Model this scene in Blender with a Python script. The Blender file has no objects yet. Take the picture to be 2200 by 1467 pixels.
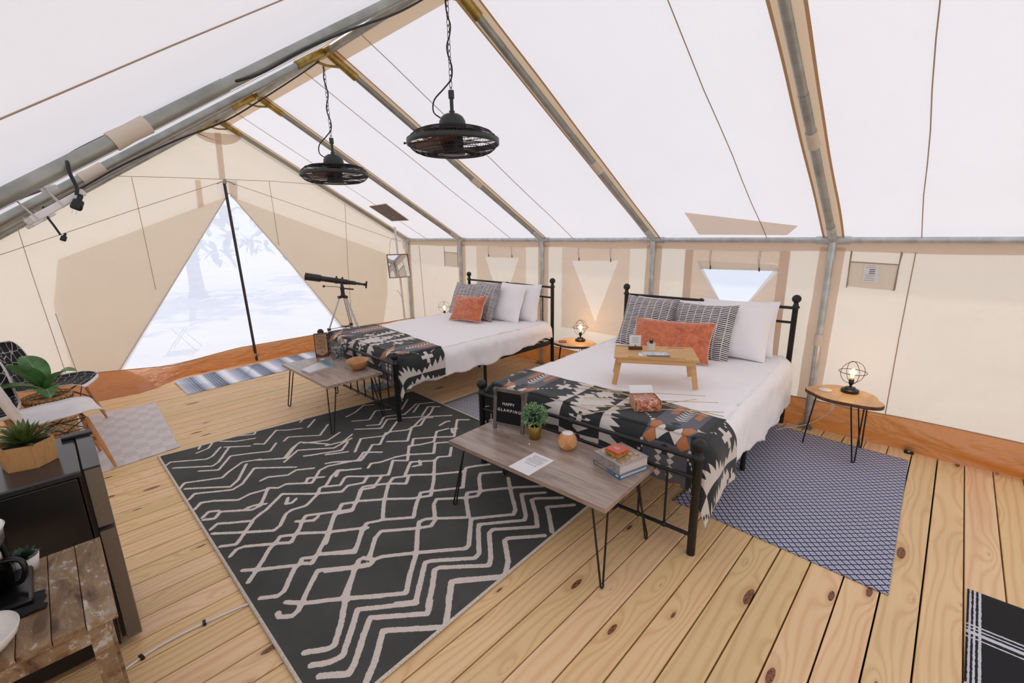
import bpy, math, random
import numpy as np
from mathutils import Vector, Matrix, noise
from mathutils.geometry import tessellate_polygon
random.seed(7)
S = bpy.context.scene
COL = S.collection
PI = math.pi
# ---------------------------------------------------------------- camera, light, exposure
cam_d = bpy.data.cameras.new('camera')
cam_d.sensor_fit = 'HORIZONTAL'; cam_d.sensor_width = 36.0
cam_d.lens = 976.3446 / 2200 * 36.0
cam_d.clip_start = 0.02; cam_d.clip_end = 300
cam = bpy.data.objects.new('camera', cam_d); COL.objects.link(cam)
PITCH, YAW, ROLL, CZ = 0.2392716, 0.7726465, 0.0178208, 1.6362486
fw = Vector((math.cos(YAW)*math.cos(PITCH), math.sin(YAW)*math.cos(PITCH), -math.sin(PITCH)))
rt = Vector((math.sin(YAW), -math.cos(YAW), 0)); up = rt.cross(fw)
cr = rt*math.cos(ROLL) - up*math.sin(ROLL); cu = rt*math.sin(ROLL) + up*math.cos(ROLL)
cam.matrix_world = Matrix(((cr.x, cu.x, -fw.x, 0), (cr.y, cu.y, -fw.y, 0), (cr.z, cu.z, -fw.z, CZ), (0, 0, 0, 1)))
S.camera = cam
S.view_settings.view_transform = 'Standard'; S.view_settings.look = 'None'
S.view_settings.gamma = 1.0; S.view_settings.use_curve_mapping = False
S.view_settings.exposure = -0.12
W = bpy.data.worlds.new('sky'); S.world = W; W.use_nodes = True
wn = W.node_tree; wn.nodes.clear()
wo = wn.nodes.new('ShaderNodeOutputWorld'); wb = wn.nodes.new('ShaderNodeBackground')
tc = wn.nodes.new('ShaderNodeTexCoord'); sx = wn.nodes.new('ShaderNodeSeparateXYZ'); rp = wn.nodes.new('ShaderNodeValToRGB')
wn.links.new(tc.outputs['Generated'], sx.inputs[0]); wn.links.new(sx.outputs['Z'], rp.inputs[0])
rp.color_ramp.elements[0].position = 0.0; rp.color_ramp.elements[0].color = (0.93, 0.95, 1.0, 1)
rp.color_ramp.elements[1].position = 0.8; rp.color_ramp.elements[1].color = (0.80, 0.87, 1.0, 1)
wn.links.new(rp.outputs[0], wb.inputs[0]); wb.inputs[1].default_value = 1.22
wn.links.new(wb.outputs[0], wo.inputs[0])
sun_d = bpy.data.lights.new('sun', 'SUN'); sun_d.energy = 3.0; sun_d.angle = math.radians(1.5); sun_d.color = (1.0, 0.96, 0.9)
sun = bpy.data.objects.new('sun', sun_d); COL.objects.link(sun)
sun.rotation_euler = Vector((0.35, 0.75, 1.9)).to_track_quat('Z', 'Y').to_euler(); sun.location = (5, 12, 20)

# ---------------------------------------------------------------- materials
def lin(c):
    o = []
    for v in c[:3]:
        v = v/255.0
        o.append(v/12.92 if v <= 0.04045 else ((v+0.055)/1.055)**2.4)
    return (o[0], o[1], o[2], 1.0)
class NT:
    def __init__(s, name):
        s.m = bpy.data.materials.new(name); s.m.use_nodes = True
        s.t = s.m.node_tree; s.t.nodes.clear()
        s.out = s.t.nodes.new('ShaderNodeOutputMaterial')
    def nd(s, ty, **k):
        n = s.t.nodes.new(ty)
        for a, b in k.items(): setattr(n, a, b)
        return n
    def put(s, sock, v):
        if isinstance(v, bpy.types.NodeSocket): s.t.links.new(v, sock)
        elif v is not None: sock.default_value = v
    def ma(s, op, a, b=None, c=None, clamp=False):
        n = s.nd('ShaderNodeMath', operation=op); n.use_clamp = clamp
        for i, v in enumerate((a, b, c)):
            if v is not None: s.put(n.inputs[i], v)
        return n.outputs[0]
    def mix(s, f, a, b, mode='MIX'):
        n = s.nd('ShaderNodeMix', data_type='RGBA', blend_type=mode)
        s.put(n.inputs[0], f); s.put(n.inputs[6], a); s.put(n.inputs[7], b)
        return n.outputs[2]
    def co(s, kind='Object', scale=(1, 1, 1), loc=None):
        t = s.nd('ShaderNodeTexCoord'); mp = s.nd('ShaderNodeMapping')
        s.t.links.new(t.outputs[kind], mp.inputs[0]); mp.inputs['Scale'].default_value = scale
        if loc is not None: s.put(mp.inputs['Location'], loc)
        return mp.outputs[0]
    def noise(s, vec, scale=5, detail=3, rough=.5, dist=0):
        n = s.nd('ShaderNodeTexNoise'); s.put(n.inputs['Vector'], vec)
        n.inputs['Scale'].default_value = scale; n.inputs['Detail'].default_value = detail
        n.inputs['Roughness'].default_value = rough; n.inputs['Distortion'].default_value = dist
        return n.outputs[0]
    def ramp(s, f, stops):
        n = s.nd('ShaderNodeValToRGB'); s.put(n.inputs[0], f)
        e = n.color_ramp.elements
        while len(e) < len(stops): e.new(0.5)
        for i, (p, c) in enumerate(stops): e[i].position = p; e[i].color = c
        return n.outputs[0]
    def attr(s, name):
        n = s.nd('ShaderNodeAttribute'); n.attribute_name = name
        return n.outputs['Fac']
    def sep(s, v):
        n = s.nd('ShaderNodeSeparateXYZ'); s.put(n.inputs[0], v); return n.outputs
    def bump(s, h, strength=.3, dist=.01):
        n = s.nd('ShaderNodeBump'); s.put(n.inputs['Height'], h)
        n.inputs['Strength'].default_value = strength; n.inputs['Distance'].default_value = dist
        return n.outputs[0]
    def bsdf(s, col, rough=.5, metal=0, nrm=None, **k):
        b = s.nd('ShaderNodeBsdfPrincipled'); s.put(b.inputs['Base Color'], col)
        s.put(b.inputs['Roughness'], rough); b.inputs['Metallic'].default_value = metal
        if nrm is not None: s.put(b.inputs['Normal'], nrm)
        for a, v in k.items(): s.put(b.inputs[a.replace('_', ' ')], v)
        return b.outputs[0]
    def fin(s, sh):
        s.t.links.new(sh, s.out.inputs[0]); return s.m

def plain(name, rgb, rough=.5, metal=0, var=.06, nscale=20, bs=.0, **k):
    n = NT(name); c = lin(rgb); v = n.co()
    f = n.noise(v, nscale, 3)
    d = tuple(x*(1-var*2) for x in c[:3]) + (1,); l = tuple(min(1, x*(1+var)) for x in c[:3]) + (1,)
    col = n.ramp(f, [(.3, d), (.7, l)])
    nr = n.bump(f, bs, .004) if bs else None
    return n.fin(n.bsdf(col, rough, metal, nr, **k))

def canvas(name, rgb, trans=.5, tr_rgb=None, wrinkle=.35, wscale=(1, 1, 1), gloss=0):
    n = NT(name); v = n.co()
    big = n.noise(n.co(scale=wscale), 1.6, 4, .55, .6)
    fine = n.noise(v, 260, 1)
    c = lin(rgb)
    blot = n.noise(v, 2.2, 3)
    col = n.mix(n.ma('MULTIPLY', blot, .22), c, tuple(x*.82 for x in c[:3]) + (1,))
    nr = n.bump(n.ma('ADD', big, n.ma('MULTIPLY', fine, .012)), wrinkle, .05)
    d = n.nd('ShaderNodeBsdfDiffuse'); n.put(d.inputs[0], col); n.put(d.inputs['Normal'], nr)
    t = n.nd('ShaderNodeBsdfTranslucent')
    tcl = lin(tr_rgb or rgb)
    n.put(t.inputs[0], n.mix(n.ma('MULTIPLY', blot, .22), tcl, tuple(x*.82 for x in tcl[:3]) + (1,))); n.put(t.inputs['Normal'], nr)
    m = n.nd('ShaderNodeMixShader'); m.inputs[0].default_value = trans
    n.t.links.new(d.outputs[0], m.inputs[1]); n.t.links.new(t.outputs[0], m.inputs[2])
    if gloss:
        g = n.nd('ShaderNodeBsdfGlossy'); g.inputs['Roughness'].default_value = .32; n.put(g.inputs['Normal'], nr)
        m2 = n.nd('ShaderNodeMixShader'); m2.inputs[0].default_value = gloss
        n.t.links.new(m.outputs[0], m2.inputs[1]); n.t.links.new(g.outputs[0], m2.inputs[2])
        return n.fin(m2.outputs[0])
    return n.fin(m.outputs[0])

def mesh_screen(name, rgb, haze=.72):
    n = NT(name); v = n.co()
    f = n.noise(n.co(scale=(1, 1, 9)), 4, 3)
    tr = n.nd('ShaderNodeBsdfTransparent'); d = n.nd('ShaderNodeBsdfTranslucent'); n.put(d.inputs[0], lin(rgb))
    m = n.nd('ShaderNodeMixShader'); n.put(m.inputs[0], n.ma('MULTIPLY_ADD', f, .14, haze - .07))
    n.t.links.new(tr.outputs[0], m.inputs[1]); n.t.links.new(d.outputs[0], m.inputs[2])
    return n.fin(m.outputs[0])

def wood(name, base, dark, scale=1.0, axis='X', rough=.5, stretch=14, contrast=.5, knots=False, coat=0):
    n = NT(name)
    sc = {'X': (1, stretch, stretch), 'Y': (stretch, 1, stretch), 'Z': (stretch, stretch, 1)}[axis]
    oi = n.nd('ShaderNodeObjectInfo')
    off = n.nd('ShaderNodeCombineXYZ')
    n.put(off.inputs[0], n.ma('MULTIPLY', oi.outputs['Random'], 37.0)); n.put(off.inputs[1], n.ma('MULTIPLY', oi.outputs['Random'], 11.0))
    v = n.co(scale=tuple(x*scale for x in sc), loc=off.outputs[0])
    g = n.noise(v, 1.4, 6, .62, .7)
    g2 = n.noise(v, 6.0, 3, .6)
    f = n.ma('MULTIPLY_ADD', g2, .35, n.ma('MULTIPLY', g, .75), clamp=True)
    b, d = lin(base), lin(dark)
    col = n.ramp(f, [(.5-contrast*.5, d), (.5+contrast*.3, b)])
    tint = n.ramp(oi.outputs['Random'], [(0, (.93, .90, .86, 1)), (1, (1.0, 1.0, 1.0, 1))])
    col = n.mix(1.0, col, tint, 'MULTIPLY')
    return n.fin(n.bsdf(col, rough, 0, n.bump(f, .15, .004), Coat_Weight=coat))

def deck_wood():
    n = NT('deck_board_pine')
    oi = n.nd('ShaderNodeObjectInfo'); rnd = oi.outputs['Random']
    off = n.nd('ShaderNodeCombineXYZ')
    n.put(off.inputs[0], n.ma('MULTIPLY', rnd, 173.0)); n.put(off.inputs[1], n.ma('MULTIPLY', rnd, 57.0))
    p = n.co(scale=(1, 1, 1), loc=off.outputs[0]); P = n.sep(p)
    def comb(a, b, c=0.0):
        q = n.nd('ShaderNodeCombineXYZ'); n.put(q.inputs[0], a); n.put(q.inputs[1], b); n.put(q.inputs[2], c); return q.outputs[0]
    # knots: elliptical cells along the board
    kv = comb(n.ma('MULTIPLY', P[0], 1.55), n.ma('MULTIPLY', P[1], 5.2))
    vo = n.nd('ShaderNodeTexVoronoi', voronoi_dimensions='2D'); n.put(vo.inputs['Vector'], kv); vo.inputs['Scale'].default_value = 1.0
    vo.inputs['Randomness'].default_value = 1.0
    kd = vo.outputs['Distance']; krand = n.sep(vo.outputs['Color'])[0]
    ksz = n.ma('MULTIPLY_ADD', n.ma('POWER', krand, 2.2), .085, .006)
    near = n.ma('SUBTRACT', 1.0, n.ma('DIVIDE', kd, .42), clamp=True)
    near = n.ma('MULTIPLY', near, near)
    warp = n.noise(comb(n.ma('MULTIPLY', P[0], .9), n.ma('MULTIPLY', P[1], 3.0)), 1.0, 2, .5)
    u = n.ma('ADD', n.ma('MULTIPLY', P[1], 60.0), n.ma('ADD', n.ma('MULTIPLY', warp, n.ma('MULTIPLY_ADD', n.ma('FRACT', n.ma('MULTIPLY', rnd, 7.3)), 20.0, 4.0)), n.ma('MULTIPLY', near, 7.0)))
    ring = n.ma('SINE', n.ma('MULTIPLY', u, 2.4))
    fib = n.noise(comb(n.ma('MULTIPLY', P[0], 3.0), n.ma('MULTIPLY', P[1], 130.0)), 1.0, 4, .6)
    soft = n.noise(comb(n.ma('MULTIPLY', P[0], .6), n.ma('MULTIPLY', P[1], 14.0)), 1.0, 3, .5)
    g = n.ma('ADD', n.ma('MULTIPLY', n.ma('POWER', n.ma('MULTIPLY_ADD', ring, .5, .5), 2.6), .30), n.ma('ADD', n.ma('MULTIPLY', fib, .35), n.ma('MULTIPLY', soft, .25)), clamp=True)
    hue = n.ramp(rnd, [(0, lin((246, 216, 164))), (.3, lin((250, 220, 178))), (.55, lin((238, 210, 156))), (.8, lin((252, 220, 180))), (1, lin((244, 214, 160)))])
    dk = n.ramp(rnd, [(0, lin((206, 154, 98))), (.3, lin((214, 160, 108))), (.55, lin((196, 152, 94))), (.8, lin((220, 164, 114))), (1, lin((204, 154, 96)))])
    col = n.mix(g, hue, dk)
    # heartwood streaks running along some boards
    st = n.noise(comb(n.ma('MULTIPLY', P[0], .35), n.ma('MULTIPLY', P[1], 9.0), n.ma('MULTIPLY', rnd, 40.0)), 1.0, 2, .5)
    sf = n.ma('MULTIPLY', n.ma('MULTIPLY_ADD', st, 7.0, -4.3, clamp=True), .45)
    col = n.mix(sf, col, lin((220, 152, 108)))
    # knots
    halo = n.ma('SUBTRACT', 1.0, n.ma('DIVIDE', kd, n.ma('MULTIPLY', ksz, 2.6)), clamp=True)
    col = n.mix(n.ma('MULTIPLY', halo, .55), col, lin((170, 106, 62)))
    core = n.ma('GREATER_THAN', ksz, kd)
    core = n.ma('MULTIPLY', core, n.ma('GREATER_THAN', krand, .48))
    kc = n.noise(p, 90, 3)
    col = n.mix(core, col, n.ramp(kc, [(.35, lin((70, 42, 28))), (.65, lin((156, 100, 66)))]))
    dirt = n.noise(n.co('Object', (1, 1, 1), off.outputs[0]), 1.7, 3)
    col = n.mix(n.ma('MULTIPLY_ADD', dirt, 1.6, -.7, clamp=True), col, n.mix(.22, col, lin((120, 92, 66))))
    h = n.ma('ADD', n.ma('MULTIPLY', g, -.5), n.ma('MULTIPLY', fib, .3))
    return n.fin(n.bsdf(col, .52, 0, n.bump(h, .12, .003)))

BLACK = plain('black_powder_coated_metal', (22, 23, 24), .42, .0, .1, 40)
GALV = plain('galvanised_steel', (196, 200, 200), .38, .6, .10, 14)
GALVD = plain('galvanised_steel_dull', (164, 166, 160), .42, .6, .12, 10)
BRASSY = plain('zinc_yellow_fitting', (176, 150, 84), .4, .75, .2, 18)
ROOFC = canvas('white_roof_canvas', (238, 236, 238), .5, (227, 225, 229), .25)
WALLC = canvas('cream_wall_canvas', (236, 229, 219), .5, (240, 227, 212), .5)
TAN = canvas('tan_reinforcing_canvas', (226, 208, 186), .56, (242, 218, 186), .3)
TANW = canvas('tan_wall_strip_canvas', (228, 214, 202), .55, (240, 222, 206), .4)
FLAPC = canvas('beige_door_flap_canvas', (236, 228, 218), .66, (248, 238, 226), .6)
WFLAP = canvas('beige_window_flap_canvas', (238, 228, 220), .72, (252, 240, 230), .7, (2, 2, 3))
SEAM = canvas('stitched_seam_tape', (206, 190, 174), .45, (206, 182, 158), .1)
ORANGE = canvas('orange_brown_vinyl_skirt', (212, 150, 92), .46, (240, 164, 80), 1.0, (2.2, 2.2, 5), .09)
SCREEN = mesh_screen('insect_mesh_screen', (222, 226, 244), .80)
SCREENW = mesh_screen('window_mesh_screen', (218, 226, 242), .88)
DECK = deck_wood()
SUB = plain('dark_subfloor', (38, 28, 20), .9)
TABLEW = wood('grey_brown_laminate', (170, 152, 141), (104, 86, 76), 1.5, 'Y', .30, 11, .42, coat=.12)
BAMBOO = wood('bamboo_wood', (222, 178, 122), (190, 140, 84), 2.5, 'X', .42, 10, .5)
LIVEW = wood('live_edge_wood_top', (218, 176, 122), (182, 132, 78), 2.2, 'X', .4, 5, .55, coat=.2)
BARK = plain('dark_bark_edge', (104, 66, 40), .8, 0, .25, 60, .5)
DOWEL = wood('beech_dowel', (206, 152, 102), (178, 120, 72), 4, 'Z', .5, 10, .4)
WHITEP = plain('white_plastic', (228, 224, 226), .35, 0, .02)
WHITEC = plain('white_ceramic', (226, 222, 218), .3, 0, .03)
LINEN = None

# ---------------------------------------------------------------- mesh builder
class MB:
    def __init__(s): s.v = []; s.f = []; s.mi = []; s.sm = []
    def add(s, vs, fs, mi=0, sm=True, M=None):
        b = len(s.v)
        s.v += [tuple(M @ Vector(p)) for p in vs] if M is not None else [tuple(p) for p in vs]
        for q in fs: s.f.append([b+i for i in q]); s.mi.append(mi); s.sm.append(sm)
        return s
    def box(s, c, d, mi=0, M=None):
        x, y, z = c; a, b, e = d[0]/2, d[1]/2, d[2]/2
        vs = [(x+i*a, y+j*b, z+k*e) for i in (-1, 1) for j in (-1, 1) for k in (-1, 1)]
        return s.add(vs, [(0, 1, 3, 2), (4, 6, 7, 5), (0, 4, 5, 1), (2, 3, 7, 6), (0, 2, 6, 4), (1, 5, 7, 3)], mi, False, M)
    def tube(s, pts, r, n=8, closed=False, mi=0, M=None, sm=True):
        P = [Vector(p) for p in pts]; m = len(P)
        rs = r if isinstance(r, (list, tuple)) else [r]*m
        vs = []; prev = None
        for i, p in enumerate(P):
            if closed: t = P[(i+1) % m] - P[i-1]
            else: t = P[min(i+1, m-1)] - P[max(i-1, 0)]
            if t.length < 1e-9: t = Vector((0, 0, 1))
            t.normalize()
            if prev is None:
                a = Vector((0, 0, 1)) if abs(t.z) < .9 else Vector((1, 0, 0))
                nrm = t.cross(a).normalized()
            else:
                nrm = prev - t*prev.dot(t)
                nrm = nrm.normalized() if nrm.length > 1e-6 else t.orthogonal().normalized()
            prev = nrm; bn = t.cross(nrm)
            for k in range(n):
                an = 2*PI*k/n
                vs.append(p + (nrm*math.cos(an) + bn*math.sin(an))*rs[i])
        fs = []
        for i in range(m if closed else m-1):
            j = (i+1) % m
            for k in range(n):
                l = (k+1) % n
                fs.append((i*n+k, i*n+l, j*n+l, j*n+k))
        s.add(vs, fs, mi, sm, M)
        if not closed:
            s.add(vs[:n], [tuple(range(n-1, -1, -1))], mi, False, M); s.add(vs[-n:], [tuple(range(n))], mi, False, M)
        return s
    def lathe(s, prof, n=24, c=(0, 0, 0), mi=0, M=None, sm=True, cap=True, sx=1, sy=1):
        vs = []; m = len(prof)
        for r, z in prof:
            for k in range(n):
                a = 2*PI*k/n
                vs.append((c[0]+r*math.cos(a)*sx, c[1]+r*math.sin(a)*sy, c[2]+z))
        fs = [(i*n+k, i*n+(k+1) % n, (i+1)*n+(k+1) % n, (i+1)*n+k) for i in range(m-1) for k in range(n)]
        s.add(vs, fs, mi, sm, M)
        if cap:
            if prof[0][0] > 1e-5: s.add(vs[:n], [tuple(range(n-1, -1, -1))], mi, False, M)
            if prof[-1][0] > 1e-5: s.add(vs[-n:], [tuple(range(n))], mi, False, M)
        return s
    def sphere(s, c, r, n=16, m=10, mi=0, M=None, sc=(1, 1, 1)):
        pr = [(r*math.sin(PI*i/m), -r*math.cos(PI*i/m)) for i in range(m+1)]
        vs = []
        for a, z in pr:
            for k in range(n):
                t = 2*PI*k/n; vs.append((c[0]+a*math.cos(t)*sc[0], c[1]+a*math.sin(t)*sc[1], c[2]+z*sc[2]))
        fs = [(i*n+k, i*n+(k+1) % n, (i+1)*n+(k+1) % n, (i+1)*n+k) for i in range(m) for k in range(n)]
        return s.add(vs, fs, mi, True, M)
    def poly(s, pts, mi=0, M=None): return s.add(pts, [tuple(range(len(pts)))], mi, False, M)
    def prism(s, pts, z0, z1, mi=0, M=None, mis=None):
        n = len(pts); vs = [(x, y, z0) for x, y in pts] + [(x, y, z1) for x, y in pts]
        s.add(vs, [tuple(range(n-1, -1, -1)), tuple(range(n, 2*n))], mi, False, M)
        return s.add(vs, [(i, (i+1) % n, n+(i+1) % n, n+i) for i in range(n)], mi if mis is None else mis, False, M)
    def holed(s, outer, holes, fn, mi=0):
        L = [[Vector((a, b, 0)) for a, b in outer]] + [[Vector((a, b, 0)) for a, b in h] for h in holes]
        flat = [p for l in L for p in l]
        return s.add([fn(p.x, p.y) for p in flat], tessellate_polygon(L), mi, False)
    def grid(s, fn, nu, nv, mi=0, sm=True, M=None):
        vs = [fn(i/nu, j/nv) for i in range(nu+1) for j in range(nv+1)]
        return s.add(vs, [(i*(nv+1)+j, (i+1)*(nv+1)+j, (i+1)*(nv+1)+j+1, i*(nv+1)+j+1) for i in range(nu) for j in range(nv)], mi, sm, M)

def obj(name, mb, mat, parent=None, bev=0, solid=0, kind=None, sub=0):
    me = bpy.data.meshes.new(name)
    me.from_pydata(mb.v, [], mb.f)
    for m in (mat if isinstance(mat, (list, tuple)) else [mat]): me.materials.append(m)
    me.polygons.foreach_set('material_index', mb.mi); me.polygons.foreach_set('use_smooth', mb.sm)
    me.update()
    o = bpy.data.objects.new(name, me); COL.objects.link(o)
    if parent is not None: o.parent = parent
    if solid:
        md = o.modifiers.new('thickness', 'SOLIDIFY'); md.thickness = solid; md.offset = -1
    if sub:
        md = o.modifiers.new('smooth', 'SUBSURF'); md.levels = sub; md.render_levels = sub
    if bev:
        md = o.modifiers.new('edge', 'BEVEL'); md.width = bev; md.segments = 2; md.limit_method = 'ANGLE'; md.angle_limit = .7
    if kind: o['kind'] = kind
    return o
def tag(o, label, cat, group=None):
    o['label'] = label; o['category'] = cat
    if group: o['group'] = group
    return o
def thing(name, label, cat, loc=(0, 0, 0), rz=0, group=None):
    o = bpy.data.objects.new(name, None); COL.objects.link(o)
    o.location = loc; o.rotation_euler = (0, 0, rz); o.empty_display_size = .1
    return tag(o, label, cat, group)
def dup(root, loc, rz=0, label=None):
    r = root.copy(); COL.objects.link(r); r.location = loc; r.rotation_euler = (0, 0, rz)
    if label: r['label'] = label
    for ch in list(root.children):
        c = ch.copy(); COL.objects.link(c); c.parent = r
        for g in list(ch.children):
            d = g.copy(); COL.objects.link(d); d.parent = c
    return r
def struct(name, mb, mat, label=None, **k):
    o = obj(name, mb, mat, **k); o['kind'] = 'structure'; o['label'] = label or name.replace('_', ' '); return o
def sign_text(name, txt, size, mat, parent, M, ext=.0008, sp=1.0, align='CENTER'):
    c = bpy.data.curves.new(name, 'FONT'); c.body = txt; c.size = size; c.extrude = ext; c.space_character = sp
    c.align_x = align; c.align_y = 'CENTER'; c.materials.append(mat)
    tmp = bpy.data.objects.new('tmp', c); me = bpy.data.meshes.new_from_object(tmp); bpy.data.objects.remove(tmp)
    o = bpy.data.objects.new(name, me); COL.objects.link(o); o.parent = parent; o.matrix_local = M
    return o
def rotz(a): return Matrix.Rotation(a, 4, 'Z')
def T(x, y, z): return Matrix.Translation((x, y, z))
# ---------------------------------------------------------------- the tent
WX, RX, RH, EH, LX = 4.234, 1.772, 2.95, 1.524, -0.69
G = 6.5
FY = [6.5, 5.13, 3.60, 2.17, .704, -.76, -2.2]
SX, SZ = WX-RX, RH-EH
SZL = 1.613
def roof(side, s, y, off=.033):
    h = SZ if side > 0 else SX*(.598 + (SZL/SX-.598)*max(0.0, min(1.0, (y-.75)/.5)))
    L_ = math.hypot(SX, h)
    return (RX + side*(s*SX + h/L_*off), y, RH - s*h + SX/L_*off)
# floor and its planks
floor = struct('floor', MB().box((1.77, 2.2, -.08), (5.3, 9.4, .06)), SUB, 'dark underside of the timber deck')
pitch = .1371
pm = MB().box((0, 0, -.0175), (5.06, pitch-.006, .035))
pl0 = None
k0 = math.ceil((-2.3+.25)/pitch)
for k in range(k0, 51):
    y = -.25 + pitch*(k+.5)
    if y > 6.72: break
    if pl0 is None:
        pl0 = obj('plank', pm, DECK, floor, bev=.003); o = pl0
    else:
        o = pl0.copy(); COL.objects.link(o)
    o.location = (1.765 + random.uniform(-.01, .01), y, random.uniform(-.0015, 0.0))
    o.rotation_euler = (0, 0, random.uniform(-.0006, .0006))
# ceiling
mb = MB()
for sd in (1, -1):
    mb.grid(lambda u, v, sd=sd: roof(sd, -0.0+u*1.035, 6.56 - v*8.85, .033 - .012*math.sin(PI*u)*abs(math.sin(v*19))), 12, 60)
ceiling = struct('ceiling', mb, ROOFC, 'white canvas roof of the ridge tent')
def strip(side, y, w, off, m, hem=.016, s0=0.0, s1=1.02, seed=0):
    mb = MB(); n = 24
    for (a, b, mi) in ((-w, -w+hem, 1), (-w+hem, w-hem, 0), (w-hem, w, 1)):
        def fn(u, v, a=a, b=b):
            s = s0 + (s1-s0)*u; t = a + (b-a)*v
            wob = .010*noise.noise(Vector((s*4, seed*3.1 + (1 if t > 0 else -1)*5, 0)))*(abs(t)/w)
            tap = 1 - .12*s
            return roof(side, s, y + (t+wob)*tap, off)
        mb.grid(fn, n, 1, mi)
    return obj('reinforcement_strip', mb, m, ceiling)
TAND = canvas('tan_hem_canvas', (192, 158, 128), .36, (178, 134, 92), .2)
for i, y in enumerate(FY[:6]):
    for sd in ((1, -1) if i < 2 else (1,)): strip(sd, y if i else 6.45, .078 if i else .07, .019, [TAN, TAND], seed=i+sd*.3)
mb = MB()
for sd in (1, -1): mb.grid(lambda u, v, sd=sd: roof(sd, u*.045, 6.5-v*8.6, .023), 1, 2)
obj('ridge_strip', mb, TAN, ceiling)
for y in (.205, 1.17, 3.15, 4.13, 5.95, -.78*1.0-.0):
    if y < -.5: continue
    for sd in (1, -1):
        mb = MB(); mb.tube([roof(sd, u/10*1.02, y + .004*math.sin(u*1.7+y), .020) for u in range(11)], .0030 if sd > 0 else .0016, 5)
        obj('seam', mb, SEAM, ceiling)
mb = MB(); q = [(3.858, 1.717, 1.742), (4.074, .916, 1.617), (4.197, 1.011, 1.545), (4.18, 1.712, 1.556)]
q = [roof(1, (x-RX)/SX, y, .020) for x, y, z in q]
mb.poly(q); obj('canvas_patch', mb, TANW, ceiling)
# vent in the roof
vq = [(.672, 6.13), (.665, 5.66), (.812, 5.69), (.812, 6.13)]
VENT = plain('grey_vent_mesh', (118, 110, 106), .8, 0, .1, 200)
mb = MB(); mb.poly([roof(1, s, y, .018) for s, y in vq]); v_ = obj('vent', mb, VENT, ceiling)
mb = MB(); mb.tube([roof(1, s, y, .016) for s, y in vq], .006, 5, closed=True); obj('vent_binding', mb, TAN, v_)
mb = MB().lathe([(.0, 0), (.016, .001), (.016, .006), (0, .007)], 12, M=T(*roof(1, .775, 5.92, .01))); obj('vent_toggle', mb, WHITEP, v_)
# walls
wx = 4.268
mb = MB(); tri3 = [(1.70, 1.262), (1.055, 1.272), (1.385, .82)]
mb.holed([(6.55, 0), (-2.3, 0), (-2.3, EH+.0), (6.55, EH+.0)], [tri3], lambda a, b: (wx, a, b))
wall_right = struct('wall_right', mb, WALLC, 'cream canvas side wall behind the beds')
mb = MB(); mb.grid(lambda u, v: (4.2635, 6.5-8.7*u, 1.435 + .075*v + (.006*math.sin(u*40) if v == 0 else 0)), 60, 1)
obj('valance', mb, TANW, wall_right)
for i, y in enumerate(FY[:5]):
    mb = MB(); mb.grid(lambda u, v, y=y, i=i: (4.262, y + (u-.5)*.165 + .02*(1-v) + .008*noise.noise(Vector((v*5, i*4, u*2))), .2+1.27*v), 3, 10)
    obj('pole_strip', mb, TANW, wall_right)
for y0, y1, z0, z1 in ((.219, .218, .2, 1.44), (6.175, 6.127, .2, 1.44), (.585, .575, 1.186, 1.445), (.289, .302, 1.165, 1.435), (-.75, -.76, .2, 1.44), (2.0, 2.0, .2, .3)):
    mb = MB().tube([(4.264, y0, z1), (4.264, (y0+y1)/2+.004, (z0+z1)/2), (4.264, y1, z0)], .0035, 5); obj('seam', mb, SEAM, wall_right)
PAPER = plain('white_paper', (232, 230, 232), .8, 0, .015)
INK = plain('grey_ink', (120, 122, 132), .8)
def pocket(ya, yb, za, zb, lab):
    mb = MB(); mb.grid(lambda u, v: (4.262-.006*math.sin(PI*u)*math.sin(PI*v), ya+(yb-ya)*u, za+(zb-za)*v - .012*u), 4, 4)
    p = obj('pocket', mb, WALLC, wall_right)
    for a in (ya, yb):
        m2 = MB().tube([(4.258, a, za-.01), (4.258, a, zb+.08)], .004, 5); obj('pocket_binding', m2, SEAM, p)
    m2 = MB().tube([(4.256, ya, zb), (4.256, yb, zb-.012)], .004, 5); obj('pocket_binding', m2, SEAM, p)
    return p
p = pocket(.58, .295, 1.18, 1.365, '')
mb = MB().poly([(4.252, .491, 1.353), (4.252, .409, 1.346), (4.252, .399, 1.218), (4.252, .488, 1.223)])
for k in range(9):
    z = 1.34 - k*.0135
    if k in (2, 3, 4): mb.box((4.2515, .44, z), (.0006, .034, .007), 1)
    else: mb.box((4.2515, .448, z), (.0006, .062 if k % 3 else .045, .0022), 1)
obj('paper_label', mb, [PAPER, INK], p)
pocket(5.53, 5.22, 1.14, 1.345, '')
CORD = plain('thin_tan_cord', (150, 132, 112), .8)
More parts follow.
